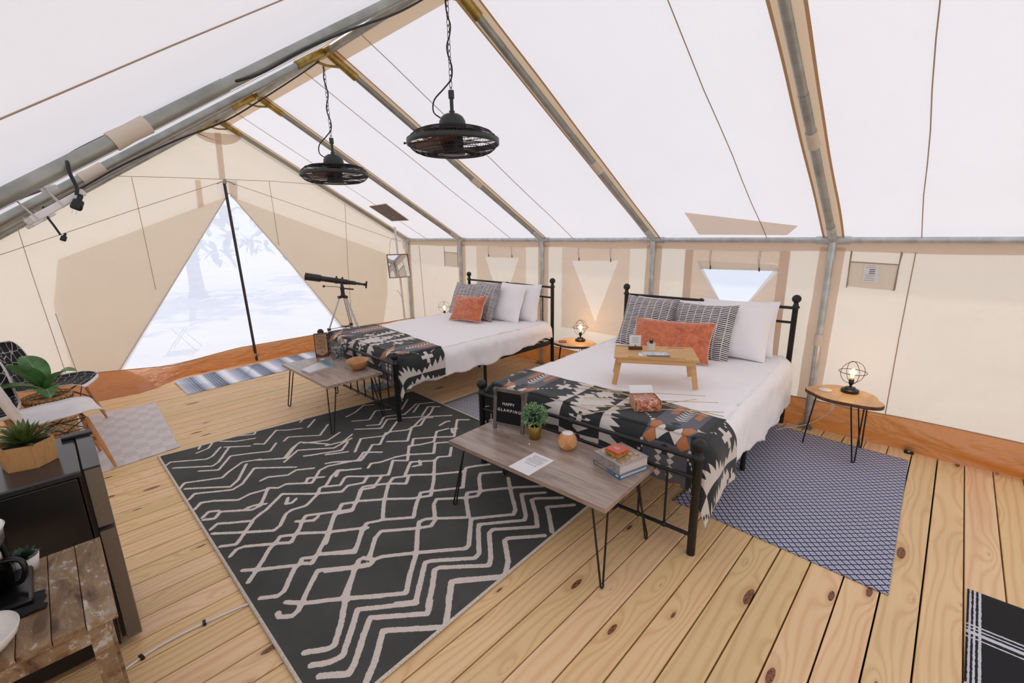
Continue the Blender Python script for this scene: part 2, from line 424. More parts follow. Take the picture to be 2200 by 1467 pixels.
def window(n, y0, y1, z0, z1, tri, strips=False):
    mb = MB()
    mb.holed([(y0, z0), (y1, z0), (y1, z1), (y0, z1)], [tri], lambda a, b: (4.2585, a, b))
    w = struct('window_%d' % n, mb, WFLAP, 'beige inner flap of a tent wall window with an inverted triangle gap')
    if strips:
        for a, b in ((y0, y0-.075), (y1+.075, y1)):
            m2 = MB().grid(lambda u, v: (4.2565, a+(b-a)*u, z0+(z1-z0)*v), 1, 6); obj('side_binding', m2, TANW, w)
        m2 = MB().poly([(4.2565, 1.735, 1.335), (4.2565, 1.075, 1.325), (4.2565, 1.055, 1.272), (4.2565, 1.70, 1.262)]); obj('flap_roll', m2, PAPER if 0 else WALLC, w)
    for f in (.28, .75):
        yy = y0 + (y1-y0)*f; L = z1 - tri[0][1] - (.03 if not strips else -.04)
        m2 = MB()
        for e in (0, .012): m2.tube([(4.252, yy+e, z1), (4.250, yy+e+.004, z1-L*.5), (4.252, yy+e*.3, z1-L)], .0016, 4)
        c = obj('tie_cord', m2, CORD, w)
        m2 = MB().tube([(4.250, yy, z1-L+.004), (4.247, yy-.003, z1-L-.028)], .0055, 6); obj('toggle', m2, BLACK, c)
    return w
window(1, 4.811, 3.885, .52, 1.436, [(4.628, 1.297), (4.003, 1.300), (4.33, .62)])
window(2, 3.315, 2.435, .50, 1.436, [(3.171, 1.291), (2.567, 1.312), (2.838, .62)])
window(3, 1.853, .984, .50, 1.436, [(1.715, 1.33), (1.06, 1.33), (1.385, .80)], True)
mb = MB().poly([(4.266, 1.72, 1.28), (4.266, 1.04, 1.29), (4.266, 1.385, .79)]); o = obj('window_screen', mb, SCREENW, wall_right)
# far gable wall with the door opening
gy = 6.53
APEX, DL, DR = (1.79, 2.14), (.39, .15), (3.06, .24)
zt = lambda x: RH + .035 - abs(x-RX)*(SZ if x > RX else SZL)/SX
mb = MB()
mb.holed([(LX-.05, 0), (WX+.04, 0), (WX+.04, zt(WX+.04)), (RX, zt(RX)), (LX-.05, zt(LX-.05))], [[APEX, (1.1, 1.16), DL, DR, (2.42, 1.23)]], lambda a, b: (a, gy, b))
wall_far = struct('wall_far', mb, WALLC, 'cream canvas gable wall at the far end')
door = struct('door_1', MB().poly([(1.79, gy+.004, 2.16), (.36, gy+.004, .13), (3.10, gy+.004, .2)]), SCREEN, 'mesh screen door between tied-back flaps')
mb = MB().poly([(1.77, gy+.012, 2.13), (.16, gy+.012, 1.46), (.05, gy+.02, 1.02), (.07, gy+.02, .3), (.14, gy+.012, .12), (.41, gy+.012, .14), (1.11, gy+.012, 1.17)])
obj('door_flap', mb, FLAPC, door)
mb = MB().poly([(1.81, gy+.012, 2.13), (2.41, gy+.012, 1.24), (3.04, gy+.012, .22), (3.72, gy+.012, .20), (3.86, gy+.02, .75), (3.90, gy+.02, 1.36)])
obj('door_flap', mb, FLAPC, door)
for pts in (((1.785, 2.14), (1.1, 1.16), (.39, .15)), ((1.795, 2.14), (2.42, 1.23), (3.06, .24))):
    mb = MB().tube([(a, gy-.004, b) for a, b in pts], .006, 6); obj('flap_binding', mb, WALLC, door)
mb = MB().tube([(1.748, gy-.03, 2.262), (1.80, gy-.03, 0.02)], .0165, 10); obj('door_pole', mb, plain('dark_bronze_pole', (44, 38, 40), .35, .3), door)
mb = MB().tube([(1.748, gy-.045, 2.25), (1.80, gy-.045, 0.03)], .003, 5); obj('pole_trim', mb, plain('brown_trim', (96, 72, 60), .4), door)
mb = MB().poly([(1.735, gy-.006, 2.82), (1.80, gy-.006, 2.82), (1.775, gy-.006, 2.30), (1.71, gy-.006, 2.30)]); obj('ridge_reinforcement', mb, TANW, wall_far)
mb = MB().poly([(1.46, gy+.008, 2.29), (1.515, gy+.008, 2.29), (1.505, gy+.008, 1.98), (1.44, gy+.008, 1.95)]); obj('webbing_tab', mb, TAN, wall_far)
mb = MB().poly([(1.80, gy+.008, 2.30), (1.905, gy+.008, 2.30), (1.875, gy+.008, 2.06), (1.80, gy+.008, 2.1)]); obj('webbing_tab', mb, TANW, wall_far)
pts = [(1.52, 2.90)] + [(1.772+.27*math.cos(t), 2.86+.17*math.sin(t)) for t in [PI*(1+i/12) for i in range(13)]]
mb = MB().poly([(a, gy-.005, min(b, zt(a)-.005)) for a, b in pts[1:]]); obj('peak_patch', mb, TANW, wall_far)
for pts in ([(LX, 2.27-.0, 0)], ):
    pass
def seamf(*pts):
    obj('seam', MB().tube([(a, gy-.003, b) for a, b in pts], .0028, 5), SEAM, wall_far)
seamf((.62, 2.262), (1.2, 2.285), (1.74, 2.298), (2.3, 2.31), (2.93, 2.30))
seamf((.879, 2.265), (.885, 1.7), (.89, 1.05)); seamf((-.07, 1.9), (-.05, 1.3), (.006, .2)); seamf((.04, .9), (.09, .2))
seamf((2.27, 2.308), (2.285, 1.5)); seamf((3.27, 2.06), (3.22, 1.2), (3.19, .25))
# thin cord across the gable
mb = MB()
mb.tube([(1.745, 6.47, 2.275), (.8, 6.47, 1.91), (LX, 6.47, 1.29+.02)], .0028, 5); mb.tube([(1.755, 6.47, 2.275), (2.9, 6.47, 1.90), (4.09, 6.47, 1.50)], .0028, 5)
o = obj('guy_cord', mb, CORD); tag(o, 'thin tan cord strung across the gable wall over the door flaps', 'cord')
mb = MB().tube([(1.66, 6.46, 2.235), (1.72, 6.46, 2.268), (1.75, 6.46, 2.27), (1.79, 6.46, 2.268), (1.85, 6.46, 2.235)], .006, 6)
mb.box((1.75, 6.465, 2.27), (.03, .03, .05)); obj('hook', mb, GALVD, o)
# left and near walls
struct('wall_left', MB().poly([(LX-.034, 6.56, 0), (LX-.034, -2.3, 0), (LX-.034, -2.3, RH-SZL), (LX-.034, 6.56, RH-SZL)]), WALLC, 'cream canvas side wall on the fridge side')
mb = MB()
mb.holed([(LX-.05, 0), (WX+.04, 0), (WX+.04, zt(WX+.04)), (RX, zt(RX)), (LX-.05, zt(LX-.05))], [[(.35, .01), (3.2, .01), (3.2, 1.9), (RX, 2.2), (.35, 1.9)]], lambda a, b: (a, -2.27, b))  # unseen opening behind the camera, added so sky light brightens the interior
struct('wall_near', mb, WALLC, 'cream canvas gable wall behind the camera, with an opening added to let in daylight')
# orange brown vinyl skirts
def nz(a, b, c=0): return noise.noise(Vector((a, b, c)))
def skirt_r(u, v):
    y = 6.5 - u*8.7; z = .235*(1-v)
    b = max(0, .3-y)*.04
    x = 4.258 - v*.035 - math.sin(PI*v)*(.012+b) - .04*nz(y*3.1+v*2, v*2.2)*v - .030*abs(nz(y*7+v*3, v*3-y*2))*math.sin(PI*min(1, v*1.1)) - .016*abs(nz(y*15-v*5, v*6+y*6))*math.sin(PI*min(1, v*1.1))
    return (x, y, max(z + .012*nz(y*2.3, 1.7)*(1-v), 0.002))
o = struct('baseboard_right', MB().grid(skirt_r, 420, 20), ORANGE, 'orange brown vinyl skirt along the side wall')
mb = MB().tube([(4.256, 6.4-i*.3, .235+.012*nz((6.4-i*.3)*2.3, 1.7)) for i in range(29)], .004, 5); obj('skirt_seam', mb, SEAM, o)
def skirt_f(u, v):
    x = LX + u*(WX-LX); w = max(0, min(1, (1.10-x)/.6))
    out = .03 + .36*w*w*(3-2*w)
    top = .225 - .075*max(0, 1-abs(x-.9)/.7)
    z = top*(1-v)**(1+.5*w)
    y = 6.525 - out*v**.8 - .06*abs(nz(x*5+v*4, v*2.5))*v*(1-v)*2 - .03*abs(nz(x*11-v*5, v*5+x*3))*math.sin(PI*min(1, v*1.1)) - .02*nz(x*9, v*3)*v
    return (x, y, max(z + .014*nz(x*6, v*4)*v*(1-v)*4, .002))
o = struct('baseboard_far', MB().grid(skirt_f, 300, 24), ORANGE, 'orange brown vinyl skirt below the door screen')
mb = MB().tube([tuple(Vector(skirt_f(i/40, 0))+Vector((0, -.004, 0))) for i in range(41)], .004, 5); obj('skirt_seam', mb, SEAM, o)
struct('baseboard_left', MB().grid(lambda u, v: (LX-.02+.03*v+.01*nz(u*30, v*3)*v, 6.5-8.7*u, .23*(1-v)+.002), 120, 6), ORANGE, 'orange brown vinyl skirt along the fridge side wall')

# tent frame of steel tubes
tf = thing('tent_frame', 'grey galvanised steel pole frame with rafters, posts and ridge holding up the tent', 'tent frame', (RX, 2.2, 0))
IT = T(-RX, -2.2, 0)
def fr(name, mb, mat, par=None):
    mb.v = [tuple(IT @ Vector(p)) for p in mb.v] if par is None else mb.v
    return obj(name, mb, mat, tf)
R0 = .024
STRAP = canvas('cream_strap_canvas', (244, 230, 214), .3, (240, 226, 208), .2)
for i, y in enumerate(FY[:6]):
    yy = y - (.03 if i == 0 else 0)
    for sd in (1, -1):
        a = Vector((RX+sd*.02, yy, RH-.012)); b = Vector((RX+sd*SX, yy, EH if sd > 0 else RH - (SZL if i < 4 else .598*SX)))
        q = lambda t: a + (b-a)*t
        fr('rafter', MB().tube([q(.045), q(.46)], R0*.96, 14).tube([q(.455), q(.97)], R0*1.04, 14), GALVD)
        fr('ridge_fitting', MB().tube([q(0), q(.085)], R0*1.3, 12).tube([q(.075), q(.08)], R0*1.36, 8), BRASSY)
        fr('eave_fitting', MB().tube([q(.93), b], R0*1.22, 12).tube([b, b-Vector((0, 0, .15))], R0*1.22, 12).tube([b-Vector((0, .11, 0)), b+Vector((0, .11, 0))], R0*1.2, 12), GALV)
        fr('upright_pole', MB().tube([(b.x, yy, b.z-.10), (b.x, yy, .77)], R0, 14).tube([(b.x, yy, .78), (b.x, yy, .01)], R0*1.08, 14), GALV)
        fr('foot_plate', MB().box((b.x-sd*.02, yy, .006), (.11, .10, .008)).box((b.x-sd*.05, yy, .02), (.02, .08, .03)), GALVD)
        if i in (2, 3, 4, 5):
            t = .56 if sd == 1 else .567
            w = .065 if sd == 1 else .075
            c0, c1 = q(t), q(t+.045)
            fr('canvas_strap', MB().tube([c0, (c0+c1)/2, c1], [R0*1.3, R0*1.22, R0*1.34], 12), STRAP)
            if sd == 1: fr('canvas_strap', MB().tube([(b.x, yy, .70), (b.x, yy, .79)], R0*1.35, 12), STRAP)
    fr('ridge_brace', MB().tube([(RX-.11, yy, RH-.085), (RX, yy, RH-.098), (RX+.11, yy, RH-.085)], .009, 6), BRASSY)
for i in range(5):
    y0, y1 = FY[i], FY[i+1]
    for sd in (1, -1):
        fr('eave_rail', MB().tube([(RX+sd*SX, y0, EH if sd > 0 else RH-SZL), (RX+sd*SX, y1, EH if sd > 0 else RH-SZL)], R0*.95, 14), GALV)
    fr('ridge_pole', MB().tube([(RX, y0, RH-.01), (RX, y1, RH-.01)], R0*.95, 12), GALVD)
    fr('ridge_fitting', MB().tube([(RX, y1-.09, RH-.01), (RX, y1+.09, RH-.01)], R0*1.2, 12), BRASSY)
# ---------------------------------------------------------------- patterned fabrics
def sdf_polys(X, Y, polys):
    best = np.full(X.shape, 9.0); inside = np.zeros(X.shape, bool)
    for P in polys:
        n = len(P); d = np.full(X.shape, 9.0); ins = np.zeros(X.shape, bool)
        for i in range(n):
            (x0, y0), (x1, y1) = P[i], P[(i+1) % n]
            ex, ey = x1-x0, y1-y0; L = ex*ex+ey*ey+1e-12
            t = np.clip(((X-x0)*ex+(Y-y0)*ey)/L, 0, 1)
            d = np.minimum(d, np.hypot(X-x0-t*ex, Y-y0-t*ey))
            c = ((y0 > Y) != (y1 > Y))
            with np.errstate(divide='ignore', invalid='ignore'):
                xi = (x1-x0)*(Y-y0)/((y1-y0) if y1 != y0 else 1e-12)+x0
            ins ^= (c & (X < xi))
        best = np.minimum(best, np.where(ins, -d, d))
    return best
def set_attr(me, name, arr):
    a = me.attributes.new(name, 'FLOAT', 'POINT'); a.data.foreach_set('value', np.asarray(arr, dtype=np.float32).ravel())
def rect(cx, cy, w, h): return [(cx-w/2, cy-h/2), (cx+w/2, cy-h/2), (cx+w/2, cy+h/2), (cx-w/2, cy+h/2)]
# motif cell: q = distance from the orange column (0 .. .53), a = along the bed
def fan(sgn, up):
    q0 = .39; r = [0, .055, .11, .165, .22, .275, .33]; w = [.055, .085, .11, .13, .15, .16]
    P = [(q0, .23)]
    for i in range(6):
        tip = (q0 - sgn*w[i], .23 + up*(r[i]+r[i+1])/2*1.12)
        val = (q0 - sgn*w[i]*.45, .23 + up*(r[i+1]*1.02))
        P += [tip, val]
    P.append((q0, .23 + up*.33)); return P
F_CREAM = [[(.39, -.6), (.60, -.6), (.60, 1.2), (.39, 1.2)]] + [fan(1, 1), fan(1, -1)]
F_DARK = [fan(-1, 1), fan(-1, -1)]
for cy in (.36, -.20):
    for dx, dy in ((-.075, 0), (-.055, .035), (-.055, -.035), (-.03, .06), (-.03, -.06), (0, .078), (0, -.078)): F_DARK.append(rect(.53+dx, cy+dy, .030, .022))
for dx, dy in ((-.05, 0), (-.028, .03), (0, .05), (-.028, -.002)): F_DARK.append(rect(.53+dx, -.02+dy, .024, .026))
F_CREAM2 = [rect(.245, .31, .125, .034), rect(.245, .31, .036, .120)] + [rect(.215-.022*i, .255-.02*i, .015, .013) for i in range(1, 5)] + [rect(.205-.014*i, .375+.022*i, .016, .013) for i in range(3)]
F_CREAM2 += [rect(.215, -.22, .125, .034), rect(.215, -.22, .036, .110)] + [rect(.16-.02*i, -.10+.02*i, .018, .015) for i in range(3)]
F_CREAM2 += [rect(.455, -.235, .09, .025), rect(.42, -.20, .022, .09), rect(.50, -.17, .022, .05)]
F_GREY = [[(-.1, .16), (.115, .15), (.12, .9), (-.1, .9)], [(-.1, -.5), (.125, -.5), (.12, -.01), (-.1, 0)], [(.0, .075), (.10, .19), (.135, .19), (.115, .075), (.135, -.03), (.10, -.03)]]
F_ORANGE = [[(.055, .15), (.085, .185), (.128, .16), (.090, .075), (.128, .0), (.085, -.03), (.055, .0), (.078, .075)], [(.045, .33), (.085, .31), (.085, .8), (.045, .8)], [(.02, -.23), (.1, -.2), (.06, -.34)]]
F_CREAM3 = [[(0, .075), (.05, .155), (.074, .075), (.05, -.005)], [(.112, .20), (.142, .17), (.125, .155)], [(.112, -.05), (.142, -.02), (.125, -.005)]]
F_CREAM3 += [[(.0, .235+.033*i), (.036, .262+.033*i), (.036, .272+.033*i), (.0, .255+.033*i)] for i in range(14)]
F_CREAM3 += [[(.012, -.06-.04*i), (.03, -.085-.04*i), (.055, -.06-.04*i), (.033, -.045-.04*i)] for i in range(4)]
F_BLK = [[(-.1, .205), (.018, .205), (.03, .18), (.0, .155), (-.1, .155)], [(-.1, -.01), (.0, -.01), (.03, -.035), (.014, -.075), (-.1, -.08)]]
def blanket_mat():
    n = NT('southwestern_blanket')
    nz1 = n.noise(n.co(), 420, 2)
    def L(col, name, rgb):
        d = n.attr(name)
        f = n.ma('MULTIPLY_ADD', d, -520.0, .5, clamp=True)
        return n.mix(f, col, lin(rgb))
    col = L(lin((26, 34, 38)), 'cream', (216, 208, 202))
    col = L(col, 'dark', (26, 34, 38)); col = L(col, 'creamb', (216, 208, 202)); col = L(col, 'grey', (88, 90, 102))
    col = L(col, 'orange', (186, 116, 66)); col = L(col, 'blk', (26, 34, 38)); col = L(col, 'creamc', (216, 208, 202))
    col = n.mix(n.ma('MULTIPLY', nz1, .25), col, n.mix(.5, col, lin((120, 112, 108))))
    return n.fin(n.bsdf(col, .92, 0, n.bump(nz1, .25, .002), Sheen_Weight=.15))
BLANKET = blanket_mat()
def cloth(name, rgb, bs=.25, scale=14, fine=300, sheen=.2, trans=0):
    n = NT(name); v = n.co()
    b = n.noise(v, scale, 4, .55, .4); f = n.noise(v, fine, 2)
    c = lin(rgb)
    return n.fin(n.bsdf(n.mix(n.ma('MULTIPLY', b, .12), c, tuple(x*.86 for x in c[:3]) + (1,)), .9, 0, n.bump(n.ma('ADD', b, n.ma('MULTIPLY', f, .08)), bs, .02), Sheen_Weight=sheen))
LINEN = cloth('white_cotton', (249, 246, 249), .42, 9)
LINEN2 = cloth('white_pillowcase', (249, 246, 249), .3, 12)
def velvet():
    n = NT('rust_orange_velvet'); v = n.co()
    b = n.noise(v, 22, 5, .65, .8); f = n.noise(v, 240, 2)
    m = n.ma('ADD', n.ma('MULTIPLY', b, .75), n.ma('MULTIPLY', f, .3))
    col = n.ramp(m, [(.36, lin((172, 82, 48))), (.62, lin((218, 124, 84)))])
    return n.fin(n.bsdf(col, .85, 0, n.bump(m, .4, .006), Sheen_Weight=.6))
VELVET = velvet()
def dashes():
    n = NT('black_dash_print_cotton'); P = n.sep(n.co())
    u = n.ma('MULTIPLY', P[0], 15.5); ci = n.ma('FLOOR', u); fu = n.ma('FRACT', u)
    wob = n.noise(n.co(scale=(9, 7, 1)), 1.0, 2)
    w2 = n.noise(n.co(scale=(7, 55, 1)), 1.0, 2)
    hv = n.ma('FRACT', n.ma('MULTIPLY', n.ma('SINE', n.ma('MULTIPLY', ci, 12.9)), 43.7))
    t = n.ma('ADD', n.ma('MULTIPLY', P[1], 64.0), n.ma('ADD', n.ma('MULTIPLY', wob, 1.8), n.ma('MULTIPLY', hv, 3.0)))
    s = n.ma('SINE', n.ma('MULTIPLY', t, 6.2832))
    thr = n.ma('MULTIPLY_ADD', w2, 1.7, -.95)
    ln = n.ma('MULTIPLY', n.ma('SUBTRACT', s, thr), 4.0, clamp=True)
    gap = n.ma('MULTIPLY', n.ma('SUBTRACT', n.ma('SUBTRACT', .5, n.ma('ABSOLUTE', n.ma('SUBTRACT', fu, .5))), .03), 30.0, clamp=True)
    f = n.ma('MULTIPLY', ln, gap)
    col = n.mix(f, lin((222, 216, 216)), lin((44, 44, 52)))
    return n.fin(n.bsdf(col, .9, 0, n.bump(n.noise(n.co(), 16, 3), .25, .01)))
DASH = dashes()

# ---------------------------------------------------------------- beds
def bed(loc, rz, label):
    r = thing('metal_bed', label, 'bed', loc, rz, 'black metal double beds')
    Lb, Wb = 2.116, 1.484
    def post(x, y, h):
        p = [(.021, 0), (.021, h-.115), (.030, h-.108), (.030, h-.100), (.022, h-.092), (.018, h-.078), (.017, h-.066)]
        mb = MB().lathe(p, 14, (x, y, 0)); mb.sphere((x, y, h-.036), .034, 14, 10)
        return obj('post', mb, BLACK, r)
    for y in (0, Wb):
        post(0, y, .645); post(Lb, y, 1.10)
    def rail(name, x, z, rr): return obj(name, MB().tube([(x, 0, z), (x, Wb, z)], rr, 10), BLACK, r)
    fr1 = rail('footboard_rail', 0, .535, .0125); rail('footboard_rail', 0, .43, .0105); rail('footboard_rail', 0, .108, .0105)
    rail('headboard_rail', Lb, .99, .0125); rail('headboard_rail', Lb, .87, .0105); rail('headboard_rail', Lb, .36, .0105)
    n = 9
    for i in range(1, n+1):
        y = Wb*i/(n+1)
        mb = MB().tube([(0, y, .108), (0, y, .43)], .0062, 8); mb.sphere((0, y, .108), .0155, 10, 8); mb.sphere((0, y, .43), .013, 8, 6)
        obj('spindle', mb, BLACK, r)
        obj('spindle', MB().tube([(Lb, y, .36), (Lb, y, .87)], .0062, 8).sphere((Lb, y, .87), .013, 8, 6), BLACK, r)
    for x, a, b in ((0, .43, .535), (Lb, .87, .99)):
        obj('centre_stud', MB().tube([(x, Wb/2, a), (x, Wb/2, b)], .008, 8).sphere((x, Wb/2, b), .02, 12, 8), BLACK, r)
    for y in (.015, Wb-.015):
        obj('side_rail', MB().box((Lb/2, y, .335), (Lb-.03, .028, .045)), BLACK, r)
    obj('centre_rail', MB().box((Lb/2, Wb/2, .325), (Lb-.03, .03, .03)), BLACK, r)
    for i in range(13):
        obj('slat', MB().box((.12+i*.156, Wb/2, .352), (.035, Wb-.04, .012)), BLACK, r)
    for y in (.03, Wb/2, Wb-.03):
        for x in ((1.06,) if y != Wb/2 else (.55, 1.06, 1.6)):
            obj('leg', MB().tube([(x, y, 0), (x, y, .33)], .017, 10), BLACK, r)
    return r
B1 = ((1.982, 3.342), -.0075); B2 = ((2.0735, .7618), .057)
bed((B1[0][0], B1[0][1], 0), B1[1], 'black metal bed with ball finials, the farther bed beside the telescope')
bed((B2[0][0], B2[0][1], 0), B2[1], 'black metal bed with ball finials, the nearer bed behind the letter board')
ZM = .585
BA0, BA1, BB0, BB1 = .115, 2.04, .05, 1.434
def drape(a, b, h, r, flare=.05, fold=.012, seed=0., fk=26, puff=.012):
    ea = min(0, a-BA0) + max(0, a-BA1); eb = min(0, b-BB0) + max(0, b-BB1)
    e = math.hypot(ea, eb)
    ca, cb = min(max(a, BA0), BA1), min(max(b, BB0), BB1)
    z = h + puff*nz(a*2.3+seed, b*2.3, seed) + puff*.35*nz(a*9, b*8, seed+4)
    if e < 1e-6: return (ca, cb, z)
    da, db = ea/e, eb/e; q = r*PI/2
    if e < q: o = r*math.sin(e/r); dr = r*(1-math.cos(e/r))
    else: o = r + flare*(e-q); dr = r + (e-q)
    k = min(1, max(0, (e-q*.5)/.15))
    tang = (a if abs(eb) > abs(ea) else b) + .35*math.atan2(abs(ea), abs(eb)+1e-6)
    o += k*(fold*math.sin(tang*fk + 3*nz(tang*2, seed)) + fold*.8*nz(tang*6, dr*4, seed))
    o = max(o, .4*r)
    if ea < 0: o = o*(1-.35*abs(da)*(1 if abs(db) < .25 else 0))
    return (ca + da*o, cb + db*o, z - dr)
def make_duvet(B, hem, lab, seed):
    mb = MB(); nu, nv = 130, 150
    def fn(u, v):
        a = -.02 + u*2.08
        h0, h1 = hem(a), .30
        b = -h0 + v*(1.484 + h0 + h1)
        p = drape(a, b, ZM, .095, .05, .006, seed, 13)
        x, y, z = p
        if a > 1.9: y = max(min(y, 1.484), -.04-.02*(2.1-a)) if False else y
        w_ = .5 + min(1, max(0, (.12-b)/.15)) + min(1, max(0, (b-1.36)/.15))
        return (x + .004*nz(a*20, b*22, seed)*w_, y + .010*nz(a*13, b*9, seed+2)*min(1, w_-.5), z + w_*(.004*nz(a*14, b*9, seed) + .003*nz(a*31, b*26, seed+5)))
    mb.grid(fn, nu, nv)
    o = obj('duvet', mb, LINEN, solid=.012); o.location = (B[0][0], B[0][1], 0); o.rotation_euler = (0, 0, B[1])
    return tag(o, lab, 'duvet', 'white duvets')
make_duvet(B1, lambda a: .27 - .10*min(1, max(0, (a-1.0)/1.0)) + .012*math.sin(a*19), 'white cotton duvet on the farther bed, hem hanging above the black side rail', 1.3)
make_duvet(B2, lambda a: .20 + .17*min(1, max(0, (a-.2)/1.0)) + .012*math.sin(a*17), 'white cotton duvet on the nearer bed, hanging low beside the right side table', 7.7)
for B, lab in ((B1, 'mattress on the farther bed, hidden under the white duvet'), (B2, 'mattress on the nearer bed, hidden under the white duvet')):
    o = obj('mattress', MB().box((1.075, .742, .463), (1.9, 1.40, .205)), LINEN2, bev=.03); o.location = (B[0][0], B[0][1], 0); o.rotation_euler = (0, 0, B[1])
    tag(o, lab, 'mattress')
def make_blanket(B, aedge, b0, b1, lab, seed, a0=-.22, phase=.19):
    NU, NV = 100, 290
    mb = MB(); ab = []
    for i in range(NU+1):
        for j in range(NV+1):
            b = b0 + (b1-b0)*j/NV
            a = a0 + (aedge(b)-a0)*i/NU
            ab.append((a, b)); mb.v.append(drape(a, b, ZM+.016, .112, .06, .008, seed, 15, .012))
    mb.f = [[i*(NV+1)+j, (i+1)*(NV+1)+j, (i+1)*(NV+1)+j+1, i*(NV+1)+j+1] for i in range(NU) for j in range(NV)]
    mb.mi = [0]*len(mb.f); mb.sm = [True]*len(mb.f)
    o = obj('blanket', mb, BLANKET, solid=.006)
    ab = np.array(ab); q = np.abs(((ab[:, 1]-phase+.53) % 1.06)-.53); a = ab[:, 0]
    for nm, P in (('cream', F_CREAM), ('dark', F_DARK), ('creamb', F_CREAM2), ('grey', F_GREY), ('orange', F_ORANGE), ('blk', F_BLK), ('creamc', F_CREAM3)):
        set_attr(o.data, nm, sdf_polys(q, a, P))
    o.location = (B[0][0], B[0][1], 0); o.rotation_euler = (0, 0, B[1])
    return tag(o, lab, 'blanket', 'folded patterned blankets')
make_blanket(B1, lambda b: .50 + .10*b, -.27, 1.484+.16, 'dark green and cream southwestern patterned blanket across the farther bed foot', 1.3)
make_blanket(B2, lambda b: .43 + .05*b + .03*math.sin(b*4), -.33, 1.484+.14, 'dark green and cream southwestern patterned blanket under the skewers on the nearer bed', 7.7)

def pillow(name, lab, cat, w, h, t, loc, yaw, lean, mat, group=None, roll=0, pinch=.06, trim=None, seed=0, flange=0):
    # local: X width, Y height, Z thickness
    mb = MB(); n = 22
    def f(u, v, sg):
        x, y = 2*u-1, 2*v-1
        ex = max(0.0, 1-abs(x)**2.6); ey = max(0.0, 1-abs(y)**2.6)
        z = t/2*(ex*ey)**.5*(1+.16*nz(x*2+seed, y*2, sg))
        px = x*w/2*(1-pinch*(1-y*y)*.9*abs(x)); py = y*h/2*(1-pinch*1.2*(1-x*x)*abs(y))
        return (px, py, sg*z + .012*nz(x*1.4, y*1.4, seed))
    mb.grid(lambda u, v: f(u, v, 1), n, n); mb.grid(lambda u, v: f(1-u, v, -1), n, n)
    o = obj(name, mb, mat)
    if trim:
        tb = MB(); pts = []
        for k in range(80):
            s = k/80*4; e = int(s); fr_ = s-e
            x, y = [(fr_, 0), (1, fr_), (1-fr_, 1), (0, 1-fr_)][e]
            pts.append(f(x, y, 0))
        tb.tube(pts, .0035, 5, closed=True); obj('piping', tb, trim, o)
    # face normal (Z local) towards -X world then leaned back
    M = rotz(yaw) @ Matrix(((0, 0, -1, 0), (-1, 0, 0, 0), (0, 1, 0, 0), (0, 0, 0, 1)))
    M = T(*loc) @ rotz(yaw) @ Matrix.Rotation(lean, 4, 'Y') @ Matrix(((0, 0, -1, 0), (-1, 0, 0, 0), (0, 1, 0, 0), (0, 0, 0, 1))) @ rotz(roll)
    o.matrix_world = M
    return tag(o, lab, cat, group)
TRIM = plain('cream_piping', (226, 200, 178), .8)
PG = 'white bed pillows'; DG = 'black and white dash print cushions'; OG = 'rust orange velvet cushions'
# nearer bed
pillow('pillow', 'white pillow on the nearer bed, in front of the right head post', 'pillow', .60, .46, .17, (3.92, 1.28, .795), .08, .42, LINEN2, PG, 0, .05, None, 1)
pillow('pillow', 'white pillow on the nearer bed, half hidden behind its right white pillow', 'pillow', .60, .46, .15, (4.05, 1.27, .81), .06, .30, LINEN2, PG, .03, .05, None, 2)
pillow('pillow', 'white pillow on the nearer bed, showing between its two dash print cushions', 'pillow', .66, .44, .15, (3.98, 1.86, .79), .06, .35, LINEN2, PG, 0, .05, None, 3)
pillow('throw_cushion', 'black and white dash print square cushion, left one on the nearer bed', 'cushion', .50, .50, .15, (3.80, 1.97, .80), .08, .48, DASH, DG, -.02, .07, None, 4)
pillow('throw_cushion', 'black and white dash print square cushion, right one on the nearer bed', 'cushion', .50, .50, .15, (3.78, 1.455, .785), .02, .46, DASH, DG, .03, .07, None, 5)
pillow('lumbar_cushion', 'long rust orange velvet cushion behind the bamboo bed tray', 'cushion', .66, .34, .15, (3.50, 1.60, .745), .10, .50, VELVET, OG, .02, .08, TRIM, 6)
# farther bed
pillow('pillow', 'white pillow on the farther bed, outermost beside the right head post', 'pillow', .66, .46, .16, (4.00, 3.78, .79), .0, .30, LINEN2, PG, .02, .05, None, 7)
pillow('pillow', 'white pillow with ruffled edge on the farther bed, next to the dash print cushion', 'pillow', .66, .46, .16, (3.86, 3.92, .785), .03, .38, LINEN2, PG, 0, .05, None, 8)
pillow('throw_cushion', 'black and white dash print square cushion upright on the farther bed', 'cushion', .50, .50, .15, (3.73, 4.10, .80), -.12, .40, DASH, DG, .03, .07, None, 9)
pillow('throw_cushion', 'black and white dash print cushion slumped at the telescope side of the farther bed', 'cushion', .50, .50, .14, (3.84, 4.60, .765), .05, .50, DASH, DG, .05, .12, None, 10)
pillow('lumbar_cushion', 'small rust orange velvet cushion on the farther bed', 'cushion', .52, .33, .15, (3.50, 4.14, .74), .05, .50, VELVET, OG, .06, .08, TRIM, 11)
